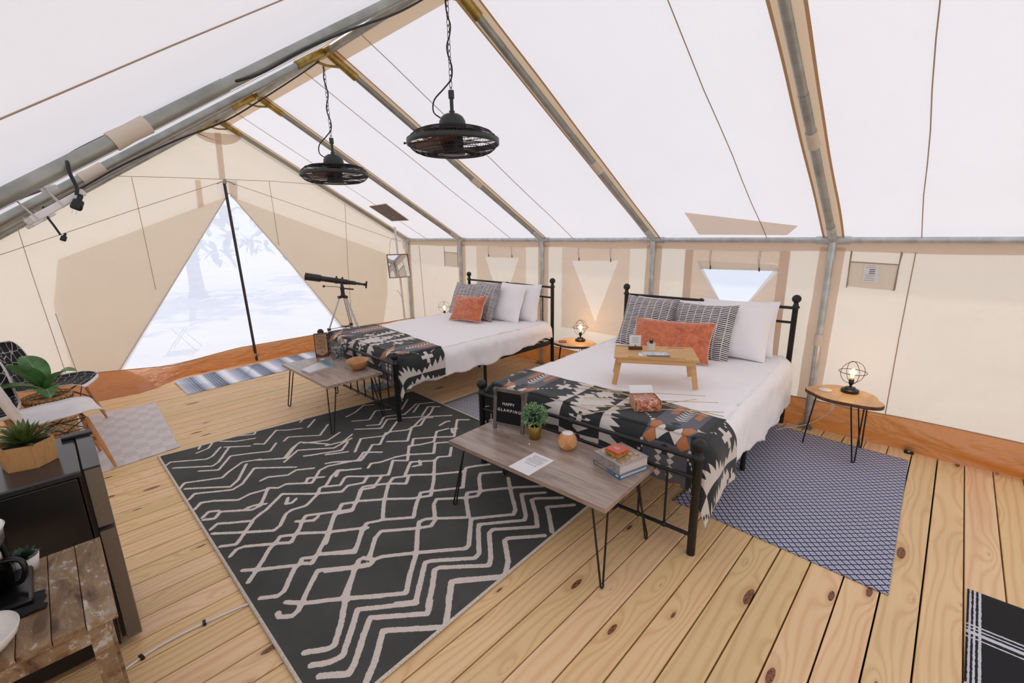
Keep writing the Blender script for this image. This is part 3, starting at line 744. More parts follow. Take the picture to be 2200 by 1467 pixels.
# ---------------------------------------------------------------- rugs
RUG_LINES = [[(0.46,1.642),(0.534,1.589),(0.561,1.586),(0.623,1.661),(0.704,1.779),(0.757,1.846),(0.841,1.949),(0.876,1.974)],[(0.509,1.964),(0.563,1.897),(0.707,1.785),(0.826,1.674)],[(0.461,1.926),(0.456,1.9),(0.497,1.863),(0.526,1.872),(0.557,1.904),(0.61,1.968),(0.695,2.056),(0.845,1.935),(0.904,1.903),(0.925,1.921),(0.893,1.974)],[(0.436,2.076),(0.497,2.028),(0.528,2.039),(0.616,2.151),(0.654,2.172),(0.696,2.127),(0.748,2.178),(0.856,2.298),(0.933,2.401),(0.984,2.459)],[(0.435,2.336),(0.499,2.277),(0.634,2.173)],[(0.43,2.226),(0.47,2.269),(0.526,2.331),(0.592,2.414),(0.626,2.425)],[(0.654,2.172),(0.676,2.202),(0.718,2.167),(0.745,2.171),(0.888,2.061),(0.922,2.082),(1.003,2.19),(1.035,2.181)],[(0.424,2.495),(0.463,2.532),(0.499,2.527),(0.626,2.425),(0.685,2.373),(0.734,2.431),(0.845,2.323),(1.027,2.19)],[(0.629,2.433),(0.663,2.47),(0.73,2.422),(0.771,2.468),(0.801,2.516),(0.841,2.557),(0.877,2.531),(1.056,2.411),(1.117,2.466),(1.205,2.569),(1.271,2.532),(1.385,2.628)],[(0.777,2.542),(0.853,2.474),(0.885,2.494)],[(0.411,2.781),(0.522,2.673),(0.659,2.55),(0.699,2.572),(0.767,2.666),(0.807,2.681),(0.883,2.66),(0.917,2.684),(0.99,2.736),(1.029,2.796),(1.067,2.791),(1.151,2.885),(1.217,2.932),(1.265,2.879)],[(0.413,2.83),(0.456,2.864),(0.518,2.809),(0.604,2.743),(0.66,2.782),(0.699,2.799),(0.797,2.88),(0.831,2.909),(0.963,2.765),(1.106,2.643),(1.166,2.682),(1.256,2.637),(1.32,2.699)],[(0.411,2.623),(0.475,2.577),(0.534,2.647),(0.567,2.689),(0.601,2.733)],[(0.409,2.969),(0.457,2.932),(0.501,2.985),(0.571,2.924),(0.641,2.863),(0.688,2.871),(0.795,3.053),(0.84,3.003),(0.895,3.015),(1.019,2.897),(1.13,3.027),(1.194,3.04),(1.384,2.961),(1.476,3.044),(1.569,2.941)],[(0.397,3.127),(0.442,3.187),(0.508,3.147),(0.615,3.046),(0.69,3.064),(0.791,3.04)],[(0.41,2.996),(0.451,3.039),(0.495,3.006)],[(0.398,3.283),(0.441,3.336),(0.624,3.204),(0.693,3.236),(0.82,3.41),(1.031,3.198)],[(0.38,3.471),(0.427,3.546),(0.623,3.426),(0.675,3.487),(0.789,3.573),(0.895,3.522)],[(0.41,3.456),(0.626,3.255),(0.69,3.314),(0.799,3.518)],[(0.381,3.935),(0.424,3.976),(0.619,3.827),(0.663,3.848),(0.747,3.974)],[(0.415,3.856),(0.621,3.671),(0.668,3.707),(0.785,3.906)],[(0.533,3.663),(0.635,3.572),(0.756,3.745),(0.886,3.672),(0.992,3.603),(1.074,3.713)],[(0.777,4.096),(0.866,3.997),(0.99,3.941)],[(0.769,3.95),(0.915,3.813)],[(0.948,3.828),(1.003,3.767),(1.165,3.975),(1.224,3.91),(1.333,3.849)],[(0.884,4.115),(1.011,4.031),(1.123,4.239)],[(0.88,3.517),(1.023,3.404),(1.128,3.527),(1.213,3.586),(1.349,3.382)],[(0.789,3.187),(0.844,3.202),(0.949,3.126),(1.014,3.155),(1.113,3.087)],[(0.967,3.444),(1.033,3.393),(1.17,3.556)],[(1.0,3.34),(1.146,3.457)],[(1.132,3.703),(1.182,3.755),(1.378,3.594),(1.522,3.761)],[(1.227,3.544),(1.381,3.452),(1.517,3.524)],[(1.157,3.445),(1.351,3.28),(1.53,3.341)],[(1.138,3.323),(1.186,3.294),(1.377,3.201),(1.474,3.296)],[(0.619,4.065),(0.687,4.223)],[(0.591,3.998),(0.677,4.025),(0.765,4.191)],[(1.326,4.143),(1.396,4.236)],[(1.373,3.992),(1.497,4.123)],[(1.377,3.83),(1.491,3.958)],[(1.535,4.08),(1.656,4.015)],[(0.84,2.833),(0.806,2.774),(0.836,2.757),(0.871,2.784)],[(0.997,2.94),(1.027,2.982),(1.108,2.913)],[(0.626,2.908),(0.675,2.901),(0.721,2.867)],[(0.719,2.021),(0.836,1.932),(0.889,1.897),(0.926,1.919),(0.968,1.905),(1.097,1.806),(1.301,1.635),(1.33,1.645),(1.488,1.809),(1.685,1.657),(1.725,1.677),(1.841,1.827),(1.954,1.964)],[(0.697,1.789),(0.744,1.841),(0.823,1.923),(0.874,1.974)],[(0.638,1.84),(0.807,1.696),(0.913,1.607),(1.001,1.702),(1.099,1.795),(1.214,1.95),(1.266,2.01),(1.311,2.001),(1.476,1.842)],[(0.921,1.955),(1.019,2.069),(1.071,2.096),(1.226,1.966),(1.288,1.927),(1.337,1.952),(1.428,2.089),(1.474,2.12),(1.608,1.997),(1.669,1.955),(1.72,1.984),(1.897,1.854),(2.045,1.718)],[(0.775,2.145),(0.885,2.042),(0.953,2.123),(1.02,2.199),(1.051,2.223),(1.138,2.179),(1.267,2.07),(1.355,2.169),(1.448,2.256),(1.503,2.222),(1.671,2.101),(1.804,2.243),(1.85,2.281),(1.905,2.251),(1.989,2.189)],[(0.811,2.224),(0.883,2.328),(0.962,2.443),(1.051,2.399),(1.118,2.473),(1.262,2.352),(1.379,2.236),(1.473,2.18),(1.601,2.323),(1.763,2.533),(1.815,2.558),(1.881,2.502),(1.977,2.605)],[(1.144,2.204),(1.236,2.344),(1.364,2.503),(1.424,2.546),(1.488,2.503),(1.558,2.573),(1.631,2.646),(1.767,2.529)],[(1.001,2.466),(1.041,2.511),(1.114,2.465),(1.202,2.575),(1.233,2.594),(1.288,2.559),(1.364,2.503),(1.443,2.416),(1.52,2.497),(1.642,2.378),(1.803,2.258)],[(1.488,1.829),(1.613,2.003),(1.652,2.034),(1.72,1.984),(1.821,2.11),(1.866,2.146),(1.975,2.055)],[(0.846,1.586),(0.916,1.529),(0.976,1.592),(1.092,1.708),(1.119,1.695),(1.285,1.547),(1.322,1.555),(1.446,1.699),(1.483,1.735),(1.688,1.572),(1.724,1.593),(1.873,1.767),(1.986,1.668)],[(0.938,1.469),(1.018,1.546),(1.094,1.631),(1.121,1.625),(1.3,1.454),(1.341,1.487),(1.47,1.635),(1.503,1.646),(1.694,1.477),(1.775,1.559),(1.869,1.677),(1.899,1.667),(2.016,1.551)],[(1.021,1.428),(1.102,1.509),(1.128,1.496),(1.288,1.358)],[(1.312,1.353),(1.387,1.406),(1.484,1.53),(1.511,1.528),(1.664,1.398)],[(1.715,1.388),(1.827,1.502),(1.875,1.558),(2.003,1.451)],[(1.167,2.856),(1.217,2.917),(1.338,2.83)],[(1.061,2.781),(1.136,2.726),(1.199,2.793),(1.222,2.796),(1.297,2.713),(1.424,2.603),(1.556,2.761),(1.629,2.681),(1.769,2.873),(1.845,2.825),(1.946,2.789),(2.077,2.927),(2.18,2.899)],[(1.2,3.09),(1.254,3.063),(1.396,2.938),(1.502,3.024),(1.587,3.111),(1.627,3.067),(1.772,3.224),(1.829,3.203),(1.928,3.136),(1.996,3.149),(2.157,3.249),(2.228,3.193)],[(1.378,2.8),(1.425,2.842),(1.486,2.806),(1.601,2.794),(1.68,2.758),(1.827,2.629),(1.938,2.76),(2.056,2.667),(2.205,2.7)],[(1.433,3.1),(1.577,3.278),(1.734,3.183),(1.789,3.206),(1.997,3.379)],[(1.324,3.365),(1.455,3.335),(1.568,3.41)],[(1.26,3.222),(1.395,3.142)],[(1.784,2.856),(1.866,2.956),(1.994,2.854),(2.114,2.74),(2.347,2.987),(2.417,2.909)],[(1.693,3.07),(1.811,2.958),(1.987,3.158),(2.056,3.127),(2.174,3.229),(2.291,3.301),(2.396,3.399)],[(1.793,3.33),(1.927,3.458),(2.167,3.287),(2.375,3.104)],[(1.739,3.48),(1.824,3.408),(1.944,3.537),(2.098,3.441),(2.328,3.59)],[(1.634,3.486),(1.785,3.34)],[(1.699,3.666),(1.821,3.577),(1.962,3.724),(2.083,3.641)],[(1.71,3.799),(1.815,3.836),(1.962,3.945),(2.039,3.887)],[(2.148,3.568),(2.338,3.757)],[(2.182,3.424),(2.347,3.568),(2.466,3.492)],[(2.196,3.305),(2.359,3.441),(2.434,3.356)],[(2.15,2.803),(2.196,2.88),(2.23,2.843)],[(1.687,2.617),(1.657,2.555),(1.609,2.577)],[(2.166,3.003),(2.248,3.027),(2.284,3.011)],[(2.59,2.715),(2.769,2.764)],[(0.456,1.566),(0.513,1.525),(0.56,1.515),(0.64,1.601),(0.712,1.685),(0.914,1.521)],[(0.46,1.499),(0.541,1.425),(0.581,1.452),(0.666,1.543),(0.728,1.602),(0.912,1.438),(0.964,1.485)],[(0.57,1.348),(0.633,1.397),(0.732,1.503),(0.913,1.333)],[(0.942,1.341),(1.102,1.505),(1.276,1.358)]]
def rug_mesh(pts, nu, nv, zf=None, th=.006):
    # pts: 4 corners (a, b, c, d) ; u from a to b, v from a to d
    A, B_, C_, D_ = [Vector((p[0], p[1], 0)) for p in pts]
    mb = MB()
    def fn(u, v):
        p = (A*(1-u)+B_*u)*(1-v) + (D_*(1-u)+C_*u)*v
        z = th + (zf(p.x, p.y, u, v) if zf else 0)
        return (p.x, p.y, z)
    mb.grid(fn, nu, nv); return mb
ra, rb, rc, rd = (.392, 1.300), (2.440, 1.395), (2.520, 3.93), (.372, 4.165)
mb = rug_mesh((ra, rb, rc, rd), 170, 240, lambda x, y, u, v: .004 + .006*max(0, nz(x*2.2, y*2.2))*min(1, 8*u, 8*(1-u), 8*v, 8*(1-v)))
def bigrug_mat():
    n = NT('charcoal_line_rug'); v = n.co('Object')
    d = n.attr('line'); e = n.attr('edge')
    n1 = n.noise(v, 34, 4, .7); n2 = n.noise(n.co(scale=(60, 60, 60)), 3, 3, .7)
    thr = n.ma('ADD', n.ma('MULTIPLY', n1, .010), n.ma('MULTIPLY', n2, .006))
    f = n.ma('MULTIPLY_ADD', n.ma('SUBTRACT', d, n.ma('SUBTRACT', thr, .0085)), -420.0, .5, clamp=True)
    worn = n.noise(v, 95, 3, .8)
    f = n.ma('MULTIPLY', f, n.ma('MULTIPLY_ADD', worn, -7.0, 5.2, clamp=True))
    base = n.ramp(n.noise(v, 3, 4, .6), [(.3, lin((60, 62, 60))), (.7, lin((76, 78, 75)))])
    cr = lin((216, 204, 196))
    col = n.mix(f, base, cr)
    col = n.mix(n.ma('MULTIPLY_ADD', e, -900.0, 13.0, clamp=True), col, n.ramp(n.noise(v, 120, 2), [(.3, lin((196, 182, 168))), (.7, lin((226, 216, 204)))]))
    w = n.noise(v, 500, 1)
    cre = n.noise(n.co(scale=(1.0, 2.2, 1)), 3.2, 3, .55, .7)
    return n.fin(n.bsdf(col, .93, 0, n.bump(n.ma('ADD', n.ma('MULTIPLY', w, .05), n.ma('MULTIPLY', cre, .9)), .35, .012)))
o = obj('area_rug', mb, bigrug_mat(), solid=.006)
XY = np.array([(p[0], p[1]) for p in mb.v]); d = np.full(len(XY), 9.0)
for ln in RUG_LINES:
    for (x0, y0), (x1, y1) in zip(ln[:-1], ln[1:]):
        ex, ey = x1-x0, y1-y0; L = ex*ex+ey*ey+1e-12
        t = np.clip(((XY[:, 0]-x0)*ex+(XY[:, 1]-y0)*ey)/L, 0, 1)
        wd = .0140 - .0018*(((y0+y1)/2)-1.4)
        dd = np.hypot(XY[:, 0]-x0-t*ex, XY[:, 1]-y0-t*ey) - wd
        d = np.minimum(d, dd)
set_attr(o.data, 'line', d)
ed = np.full(len(XY), 9.0)
cs = [ra, rb, rc, rd]
for i in range(4):
    (x0, y0), (x1, y1) = cs[i], cs[(i+1) % 4]
    ex, ey = x1-x0, y1-y0
    ed = np.minimum(ed, np.abs((XY[:, 0]-x0)*ey-(XY[:, 1]-y0)*ex)/math.hypot(ex, ey))
set_attr(o.data, 'edge', ed)
tag(o, 'large charcoal rug with cream hand-drawn line pattern in the middle of the floor', 'rug')

def uvrug(name, label, cs, mat, zf=None, nu=60, nv=60):
    mb = rug_mesh(cs, nu, nv, zf, .004)
    o = obj(name, mb, mat, solid=.004)
    us = []; vs = []
    W_ = math.hypot(cs[1][0]-cs[0][0], cs[1][1]-cs[0][1]); H_ = math.hypot(cs[3][0]-cs[0][0], cs[3][1]-cs[0][1])
    for i in range(nu+1):
        for j in range(nv+1): us.append(i/nu*W_); vs.append(j/nv*H_)
    set_attr(o.data, 'ru', us); set_attr(o.data, 'rv', vs)
    return tag(o, label, 'rug')
def lattice_mat(name, bg, line, cell=.052, flower=None, zig=False):
    n = NT(name); u = n.attr('ru'); v = n.attr('rv')
    a = n.ma('FRACT', n.ma('DIVIDE', n.ma('ADD', u, v), cell)); b = n.ma('FRACT', n.ma('DIVIDE', n.ma('SUBTRACT', u, v), cell))
    da = n.ma('ABSOLUTE', n.ma('SUBTRACT', a, .5)); db = n.ma('ABSOLUTE', n.ma('SUBTRACT', b, .5))
    mx = n.ma('MAXIMUM', da, db)
    f = n.ma('MULTIPLY_ADD', n.ma('SUBTRACT', mx, .385), 40.0, .5, clamp=True)
    # flower: ring of small dots round a centre
    r = n.ma('MAXIMUM', da, db); ang = n.ma('MINIMUM', da, db)
    ring = n.ma('MULTIPLY', n.ma('LESS_THAN', n.ma('ABSOLUTE', n.ma('SUBTRACT', r, .17)), .045), n.ma('GREATER_THAN', n.ma('ABSOLUTE', n.ma('SUBTRACT', ang, .09)), .035))
    cen = n.ma('LESS_THAN', r, .05)
    gr = n.noise(n.co(), 500, 1)
    c0 = n.mix(n.ma('MULTIPLY', gr, .35), lin(bg), lin(line))
    col = n.mix(n.ma('MULTIPLY', ring, .75), c0, lin(line)); col = n.mix(cen, col, lin(flower or line)); col = n.mix(f, col, lin(line))
    return n.fin(n.bsdf(col, .95, 0, n.bump(gr, .3, .003)))
uvrug('woven_rug', 'navy blue and off-white lattice rug under the right side table', [(2.463, 1.041), (2.405, -.005), (4.045, .035), (4.09, .92)], lattice_mat('blue_lattice_weave', (214, 212, 220), (44, 60, 108), .046, (120, 80, 90)), lambda x, y, u, v: .004*max(0, nz(x*3, y*3)) + (.004*math.sin(v*14) if u < .05 else 0))
def zigm():
    n = NT('slate_zigzag_weave'); u = n.attr('ru'); v = n.attr('rv')
    tri = n.ma('ABSOLUTE', n.ma('SUBTRACT', n.ma('FRACT', n.ma('DIVIDE', u, .07)), .5))
    k = n.ma('FRACT', n.ma('DIVIDE', n.ma('ADD', v, n.ma('MULTIPLY', tri, .07)), .020))
    f = n.ma('LESS_THAN', k, .5)
    ed = n.ma('LESS_THAN', u, .02)
    col = n.mix(f, lin((200, 200, 206)), lin((62, 74, 92))); col = n.mix(ed, col, lin((58, 74, 84)))
    return n.fin(n.bsdf(col, .95))
uvrug('woven_rug', 'slate and white zigzag rug in the gap between the two beds', [(2.455, 3.40), (2.44, 2.55), (4.0, 2.62), (4.0, 3.40)], zigm())
def greym():
    n = NT('pale_grey_dash_weave'); u = n.attr('ru'); v = n.attr('rv')
    st = n.ma('LESS_THAN', n.ma('FRACT', n.ma('DIVIDE', v, .026)), .42)
    ck = n.ma('FRACT', n.ma('DIVIDE', u, .085)); cv = n.ma('FLOOR', n.ma('DIVIDE', v, .13)); cu = n.ma('FLOOR', n.ma('DIVIDE', u, .085))
    par = n.ma('MODULO', n.ma('ADD', cu, cv), 2.0)
    nn = n.noise(n.co(scale=(30, 60, 1)), 1.0, 2)
    f = n.ma('MULTIPLY', st, n.ma('MULTIPLY_ADD', par, .38, .34)); f = n.ma('MULTIPLY', f, n.ma('MULTIPLY_ADD', nn, 1.6, .2, clamp=True))
    col = n.mix(f, lin((228, 220, 218)), lin((138, 130, 134)))
    return n.fin(n.bsdf(col, .95))
uvrug('woven_rug', 'pale grey dashed rug beside the white chair', [(-.32, 4.13), (.530, 4.245), (.585, 5.64), (-.24, 5.72)], greym())
def doorm():
    n = NT('blue_grey_stripe_weave'); u = n.attr('ru')
    w = n.noise(n.co(scale=(3, 40, 1)), 2.0, 3)
    uu = n.ma('ADD', u, n.ma('MULTIPLY', w, .02))
    p = n.ma('FRACT', n.ma('DIVIDE', uu, .50))
    col = n.ramp(p, [(0, lin((232, 234, 240))), (.10, lin((178, 186, 204))), (.34, lin((104, 114, 138))), (.40, lin((170, 180, 200))), (.52, lin((232, 234, 242))), (.60, lin((126, 136, 160))), (.82, lin((88, 98, 122))), (.9, lin((206, 210, 222))), (1, lin((238, 238, 242)))])
    fl = n.ma('LESS_THAN', n.ma('FRACT', n.ma('DIVIDE', uu, .028)), .3)
    col = n.mix(n.ma('MULTIPLY', fl, .3), col, lin((236, 236, 240)))
    return n.fin(n.bsdf(col, .95, 0, n.bump(n.noise(n.co(), 300, 1), .3, .003)))
uvrug('striped_rug', 'blue grey and white striped rug in front of the mesh door', [(.862, 5.66), (2.72, 5.86), (2.76, 6.50), (.852, 6.27)], doorm(), lambda x, y, u, v: .006*abs(nz(x*4, y*2)) + (.02*v*v if u < .3 else 0))
def blackm():
    n = NT('black_white_stripe_weave'); u = n.attr('ru'); v = n.attr('rv')
    w = n.noise(n.co(scale=(60, 60, 1)), 1.0, 2)
    def band(t, c, h): return n.ma('LESS_THAN', n.ma('ABSOLUTE', n.ma('SUBTRACT', t, c)), n.ma('MULTIPLY_ADD', w, .006, h-.003))
    f = None
    for c, h in ((.262, .005), (.285, .004), (.312, .010), (.345, .004), (.62, .005), (.645, .010), (.675, .004), (.93, .006)):
        b_ = band(u, c, h); f = b_ if f is None else n.ma('MAXIMUM', f, b_)
    for c, h in ((.010, .0035), (.024, .0035), (.040, .0045)): f = n.ma('MAXIMUM', f, band(v, c, h))
    col = n.mix(f, lin((26, 27, 30)), lin((206, 206, 216)))
    return n.fin(n.bsdf(col, .95, 0, n.bump(w, .3, .003)))
uvrug('striped_rug', 'black rug with white stripes at the lower right edge of the floor', [(2.70, -.262), (1.70, -.245), (1.70, -1.3), (2.715, -1.32)], blackm())

# ---------------------------------------------------------------- coffee tables
ZT = .435
def coffee_table(loc, L, Wd, label, rz=0):
    r = thing('coffee_table', label, 'coffee table', loc, rz, 'grey wood coffee tables with hairpin legs')
    obj('table_top', MB().box((Wd/2, L/2, ZT-.0125), (Wd, L, .025)), TABLEW, r, bev=.002)
    for sx in (0, 1):
        for sy in (0, 1):
            cx, cy = (.05, .05); x = cx if sx == 0 else Wd-cx; y = cy if sy == 0 else L-cy
            ox = -1 if sx == 0 else 1; oy = -1 if sy == 0 else 1
            fx, fy = x+ox*.035, y+oy*.035
            mb = MB(); p = [(x-ox*.045, y+oy*.01, ZT-.026), (fx-ox*.012, fy, .03)]
            for k in range(7):
                t = PI*k/6; p.append((fx-ox*.012*math.cos(t), fy-.0*oy-.004*math.sin(t), .02-.012*math.sin(t)+.0))
            p += [(fx+ox*.012, fy, .03), (x+ox*.01, y-oy*.045, ZT-.026)]
            mb.tube(p, .0052, 8); mb.box((x-ox*.012, y-oy*.012, ZT-.028), (.09, .09, .004))
            obj('leg', mb, BLACK, r)
    return r
coffee_table((1.548, .950, 0), 1.058, .485, 'grey-brown coffee table with hairpin legs holding the letter board, at the nearer bed', .040)
coffee_table((1.452, 3.525, 0), .97, .51, 'grey-brown coffee table with hairpin legs holding the wooden bowl, at the farther bed')
def leaf(mb, base, d, L, w, droop=.3, mi=0, n=6, upv=(0, 0, 1), fold=.15, thick=0):
    d = Vector(d).normalized(); U = Vector(upv); s = d.cross(U)
    s = s.normalized() if s.length > 1e-4 else Vector((1, 0, 0)); U = s.cross(d)
    vs = []
    for i in range(n+1):
        t = i/n; p = Vector(base) + d*L*t - Vector((0, 0, 1))*droop*L*t*t
        ww = w/2*math.sin(PI*min(1, .12+t*.88))**.7*(1 if t < .97 else .1)
        vs += [p - s*ww + U*ww*fold, p - U*thick, p + s*ww + U*ww*fold]
    fs = []
    for i in range(n): fs += [(i*3, i*3+1, i*3+4, i*3+3), (i*3+1, i*3+2, i*3+5, i*3+4)]
    mb.add(vs, fs, mi, True)
GREEN1 = plain('bright_small_leaf', (96, 150, 84), .5, 0, .2, 60); GREEN2 = plain('pale_leaf_tip', (178, 206, 168), .5, 0, .12, 60)
GREEN3 = plain('agave_green', (86, 106, 46), .45, 0, .3, 30); GREEN4 = plain('dark_succulent_green', (44, 72, 54), .5, 0, .2, 40)
GOLD = plain('brushed_gold_pot', (166, 134, 66), .42, .7, .06, 8); SOIL = plain('dark_soil', (40, 32, 26), .95)
# letter board
def frame_M(p, yaw, lean):  # local x right along board, y up, z out of the face
    return T(*p) @ rotz(yaw) @ Matrix.Rotation(lean, 4, 'X') @ Matrix(((1, 0, 0, 0), (0, 0, -1, 0), (0, 1, 0, 0), (0, 0, 0, 1)))
yaw = math.atan2(1.736-1.942, 1.868-1.811)
r = thing('letter_board', 'black felt letter board reading HAPPY GLAMPING in a grey wood frame', 'letter board', (1.811, 1.942, ZT), yaw)
FRAMEG = wood('dark_grey_stained_frame', (112, 104, 98), (80, 74, 70), 4, 'Z', .6, 8, .4)
LM = Matrix.Rotation(-.10, 4, 'X')
wB, hB = .216, .262
mb = MB()
mb.box((.011, 0, hB/2), (.022, .016, hB), M=LM).box((wB-.011, 0, hB/2), (.022, .016, hB), M=LM).box((wB/2, 0, hB-.011), (wB-.044, .016, .022), M=LM).box((wB/2, 0, .036), (wB-.044, .016, .016), M=LM)
obj('frame', mb, FRAMEG, r, bev=.0015)
FELT = plain('black_felt', (18, 19, 20), .95, 0, .1, 300, .3)
mb = MB().box((wB/2, .002, .143), (wB-.044, .006, .20), M=LM)
for i in range(26): mb.box((wB/2, -.0016, .048+i*.0075), (wB-.046, .002, .0045), M=LM)
obj('felt_panel', mb, FELT, r)
mb = MB().box((.014, .05, hB*.49), (.016, .010, hB*1.0), M=Matrix.Rotation(.32, 4, 'X')).box((wB-.014, .05, hB*.49), (.016, .010, hB*1.0), M=Matrix.Rotation(.32, 4, 'X'))
mb.v = [(x, y+.035-.05*0, z) for x, y, z in mb.v]
obj('rear_stand', mb, FRAMEG, r)
WL = plain('white_plastic_letter', (240, 240, 240), .4)
for txt, z, xx, sp in (('HAPPY', .166, .104, 1.15), ('GLAMPING', .126, .110, 1.42)):
    sign_text('lettering', txt, .0255, WL, r, LM @ T(xx, -.0035, z) @ Matrix(((1, 0, 0, 0), (0, 0, -1, 0), (0, 1, 0, 0), (0, 0, 0, 1))), .0012, sp)
# gold pot plant
r = thing('potted_plant', 'small green and white leaved plant in a gold pot beside the letter board', 'potted plant', (1.873, 1.650, ZT))
r.rotation_euler = (0, 0, 0)
obj('pot', MB().lathe([(.030, 0), (.034, .002), (.042, .082), (.039, .084), (.037, .07), (.034, .068)], 28), GOLD, r)
obj('soil', MB().lathe([(.0, .068), (.036, .068)], 20, cap=False), SOIL, r)
random.seed(3); mb = MB()
for i in range(420):
    t = random.uniform(0, 2*PI); ph = math.acos(random.uniform(-.55, 1)); R = .078*random.uniform(.72, 1.0)
    d = Vector((math.sin(ph)*math.cos(t), math.sin(ph)*math.sin(t), math.cos(ph)))
    c = Vector((0, 0, .138)) + d*R
    for k in range(3):
        dd = (d + Vector((random.uniform(-1, 1), random.uniform(-1, 1), random.uniform(-.6, 1)))*.9)
        leaf(mb, c, dd, random.uniform(.010, .017), .0065, .1, 0 if random.random() < .62 else 1, 3)
obj('foliage', mb, [GREEN1, GREEN2], r, kind='stuff')
mb = MB()
for i in range(16):
    t = i*2.4; mb.tube([(0, 0, .07), (.02*math.cos(t), .02*math.sin(t), .11), (.055*math.cos(t), .055*math.sin(t), .12+.05*abs(math.sin(i)))], .0012, 4)
obj('stems', mb, GREEN4, r, kind='stuff')
# wooden diffuser
DIFFW = wood('orange_bamboo_grain', (222, 158, 100), (192, 120, 68), 5, 'Z', .35, 7, .45, coat=.3)
r = thing('aroma_diffuser', 'round orange-toned wooden diffuser with a white top beside the books', 'diffuser', (1.895, 1.425, ZT))
mb = MB(); NZ_, NT_ = 20, 96
def dif(i, k):
    t = i/NZ_; z = t*.094; R_ = .024 + .030*max(0.0, math.sin(PI*(.07+.86*t)))**.75
    th = 2*PI*k/NT_; a = (th - PI*.97 + PI/4) % (PI/2) - PI/4
    rf = .0475/math.cos(a)
    return (min(R_, rf)*math.cos(th), min(R_, rf)*math.sin(th), z), R_ > rf+.0002
vs = [dif(i, k)[0] for i in range(NZ_+1) for k in range(NT_)]
for i in range(NZ_):
    for k in range(NT_):
        q = (i*NT_+k, i*NT_+(k+1) % NT_, (i+1)*NT_+(k+1) % NT_, (i+1)*NT_+k)
        mb.f.append(list(q)); mb.mi.append(1 if dif(i+.5, k+.5)[1] else 0); mb.sm.append(True)
mb.v = vs; mb.f.append(list(range(NT_-1, -1, -1))); mb.mi.append(0); mb.sm.append(False)
obj('body', mb, [DIFFW, wood('pale_bamboo_face', (232, 184, 128), (212, 156, 100), 5, 'Y', .35, 7, .4, coat=.3)], r)
obj('top_cap', MB().lathe([(.032, .093), (.031, .097), (.010, .0975), (.004, .0965), (0, .0965)], 28), WHITEC, r)
# sheet of paper
mb = MB().poly([(1.522, 1.527, ZT+.0012), (1.524, 1.394, ZT+.0012), (1.733, 1.389, ZT+.0012), (1.732, 1.548, ZT+.0012)])
r = thing('paper_sheet', 'white printed sheet lying on the nearer coffee table', 'paper', (1.63, 1.46, ZT))
mb = MB().box((0, 0, .0008), (.208, .140, .0012)); s_ = obj('sheet', mb, PAPER, r); r.rotation_euler = (0, 0, .01)
mb = MB()
for k in range(6):   # heading of six small letter marks along the short side
    y = .034 - k*.0135; mb.box((-.012+.0, y, .0018), (.0075, .0016, .0004)); mb.box((-.012, y-.004, .0018), (.0075, .0016, .0004)); mb.box((-.012+(.003 if k % 2 else -.003), y-.002, .0018), (.0016, .005, .0004))
mb.v = [(x+.075*0-.0, y, z) for x, y, z in mb.v]
obj('heading_print', mb, plain('dark_ink', (60, 60, 70), .8), r)
mb = MB(); random.seed(5)
for k in range(11):
    L = random.uniform(.07, .105); mb.box((.006+k*.0075, .0, .0017), (.0016, L, .0003))
obj('text_lines', mb, INK, r)
# books and tin
br = math.atan2(1.036-1.221, 1.802-1.852)
BM = T(1.852, 1.221, 0) @ rotz(br)
def book(name, label, z, L, Wd, H, cover, pages, off=(0, 0), art=None):
    r = thing(name, label, 'book', (1.852, 1.221, z), br)
    ox, oy = off
    mb = MB().box((ox+L/2, oy+Wd/2, H-.0012), (L, Wd, .0024)).box((ox+L/2, oy+Wd/2, .0012), (L, Wd, .0024)).box((ox+L/2, oy+.0012, H/2), (L, .0024, H))
    obj('cover', mb, cover, r, bev=.0006)
    obj('pages', MB().box((ox+L/2-.001, oy+Wd/2, H/2), (L-.008, Wd-.008, H-.005)), pages, r)
    return r
def bookcover(name, a, b, sc=60):
    n = NT(name); f = n.noise(n.co(), sc, 4, .6)
    return n.fin(n.bsdf(n.ramp(f, [(.35, lin(a)), (.65, lin(b))]), .35))
PG1 = plain('book_pages', (214, 204, 204), .9, 0, .04, 200)
GB = bookcover('grey_book_cover', (140, 134, 132), (164, 156, 152), 18)
BB_ = bookcover('blue_book_cover', (38, 92, 134), (64, 130, 168), 18)
r1 = book('blue_book', 'thin blue book lying under the thick grey book', ZT, .198, .19, .022, BB_, PG1)
mb = MB().box((.055, -.0006, .011), (.09, .0012, .014)); obj('spine_label', mb, bookcover('cream_spine_print', (70, 60, 40), (214, 196, 150), 220), r1)
mb = MB().box((.128, -.0006, .011), (.046, .0012, .014)); obj('spine_label', mb, bookcover('navy_spine_print', (34, 50, 110), (150, 160, 190), 260), r1)
mb = MB().box((.176, -.0006, .012), (.018, .0012, .008)); obj('spine_label', mb, plain('white_print', (224, 230, 236), .5), r1)
r2 = book('thick_book', 'thick grey hardcover book under the red tin', ZT+.0222, .194, .20, .048, GB, PG1, (.0, -.002))
def artmat():
    n = NT('camp_scene_cover_print'); f = n.noise(n.co(), 55, 5, .7); g = n.noise(n.co(), 30, 2)
    return n.fin(n.bsdf(n.ramp(f, [(.30, lin((70, 50, 40))), (.45, lin((150, 134, 120))), (.55, lin((196, 150, 84))), (.66, lin((216, 204, 190))), (.8, lin((150, 60, 50)))]), .3))
obj('cover_print', MB().box((.098, .10, .0484), (.160, .150, .0008)), artmat(), r2)
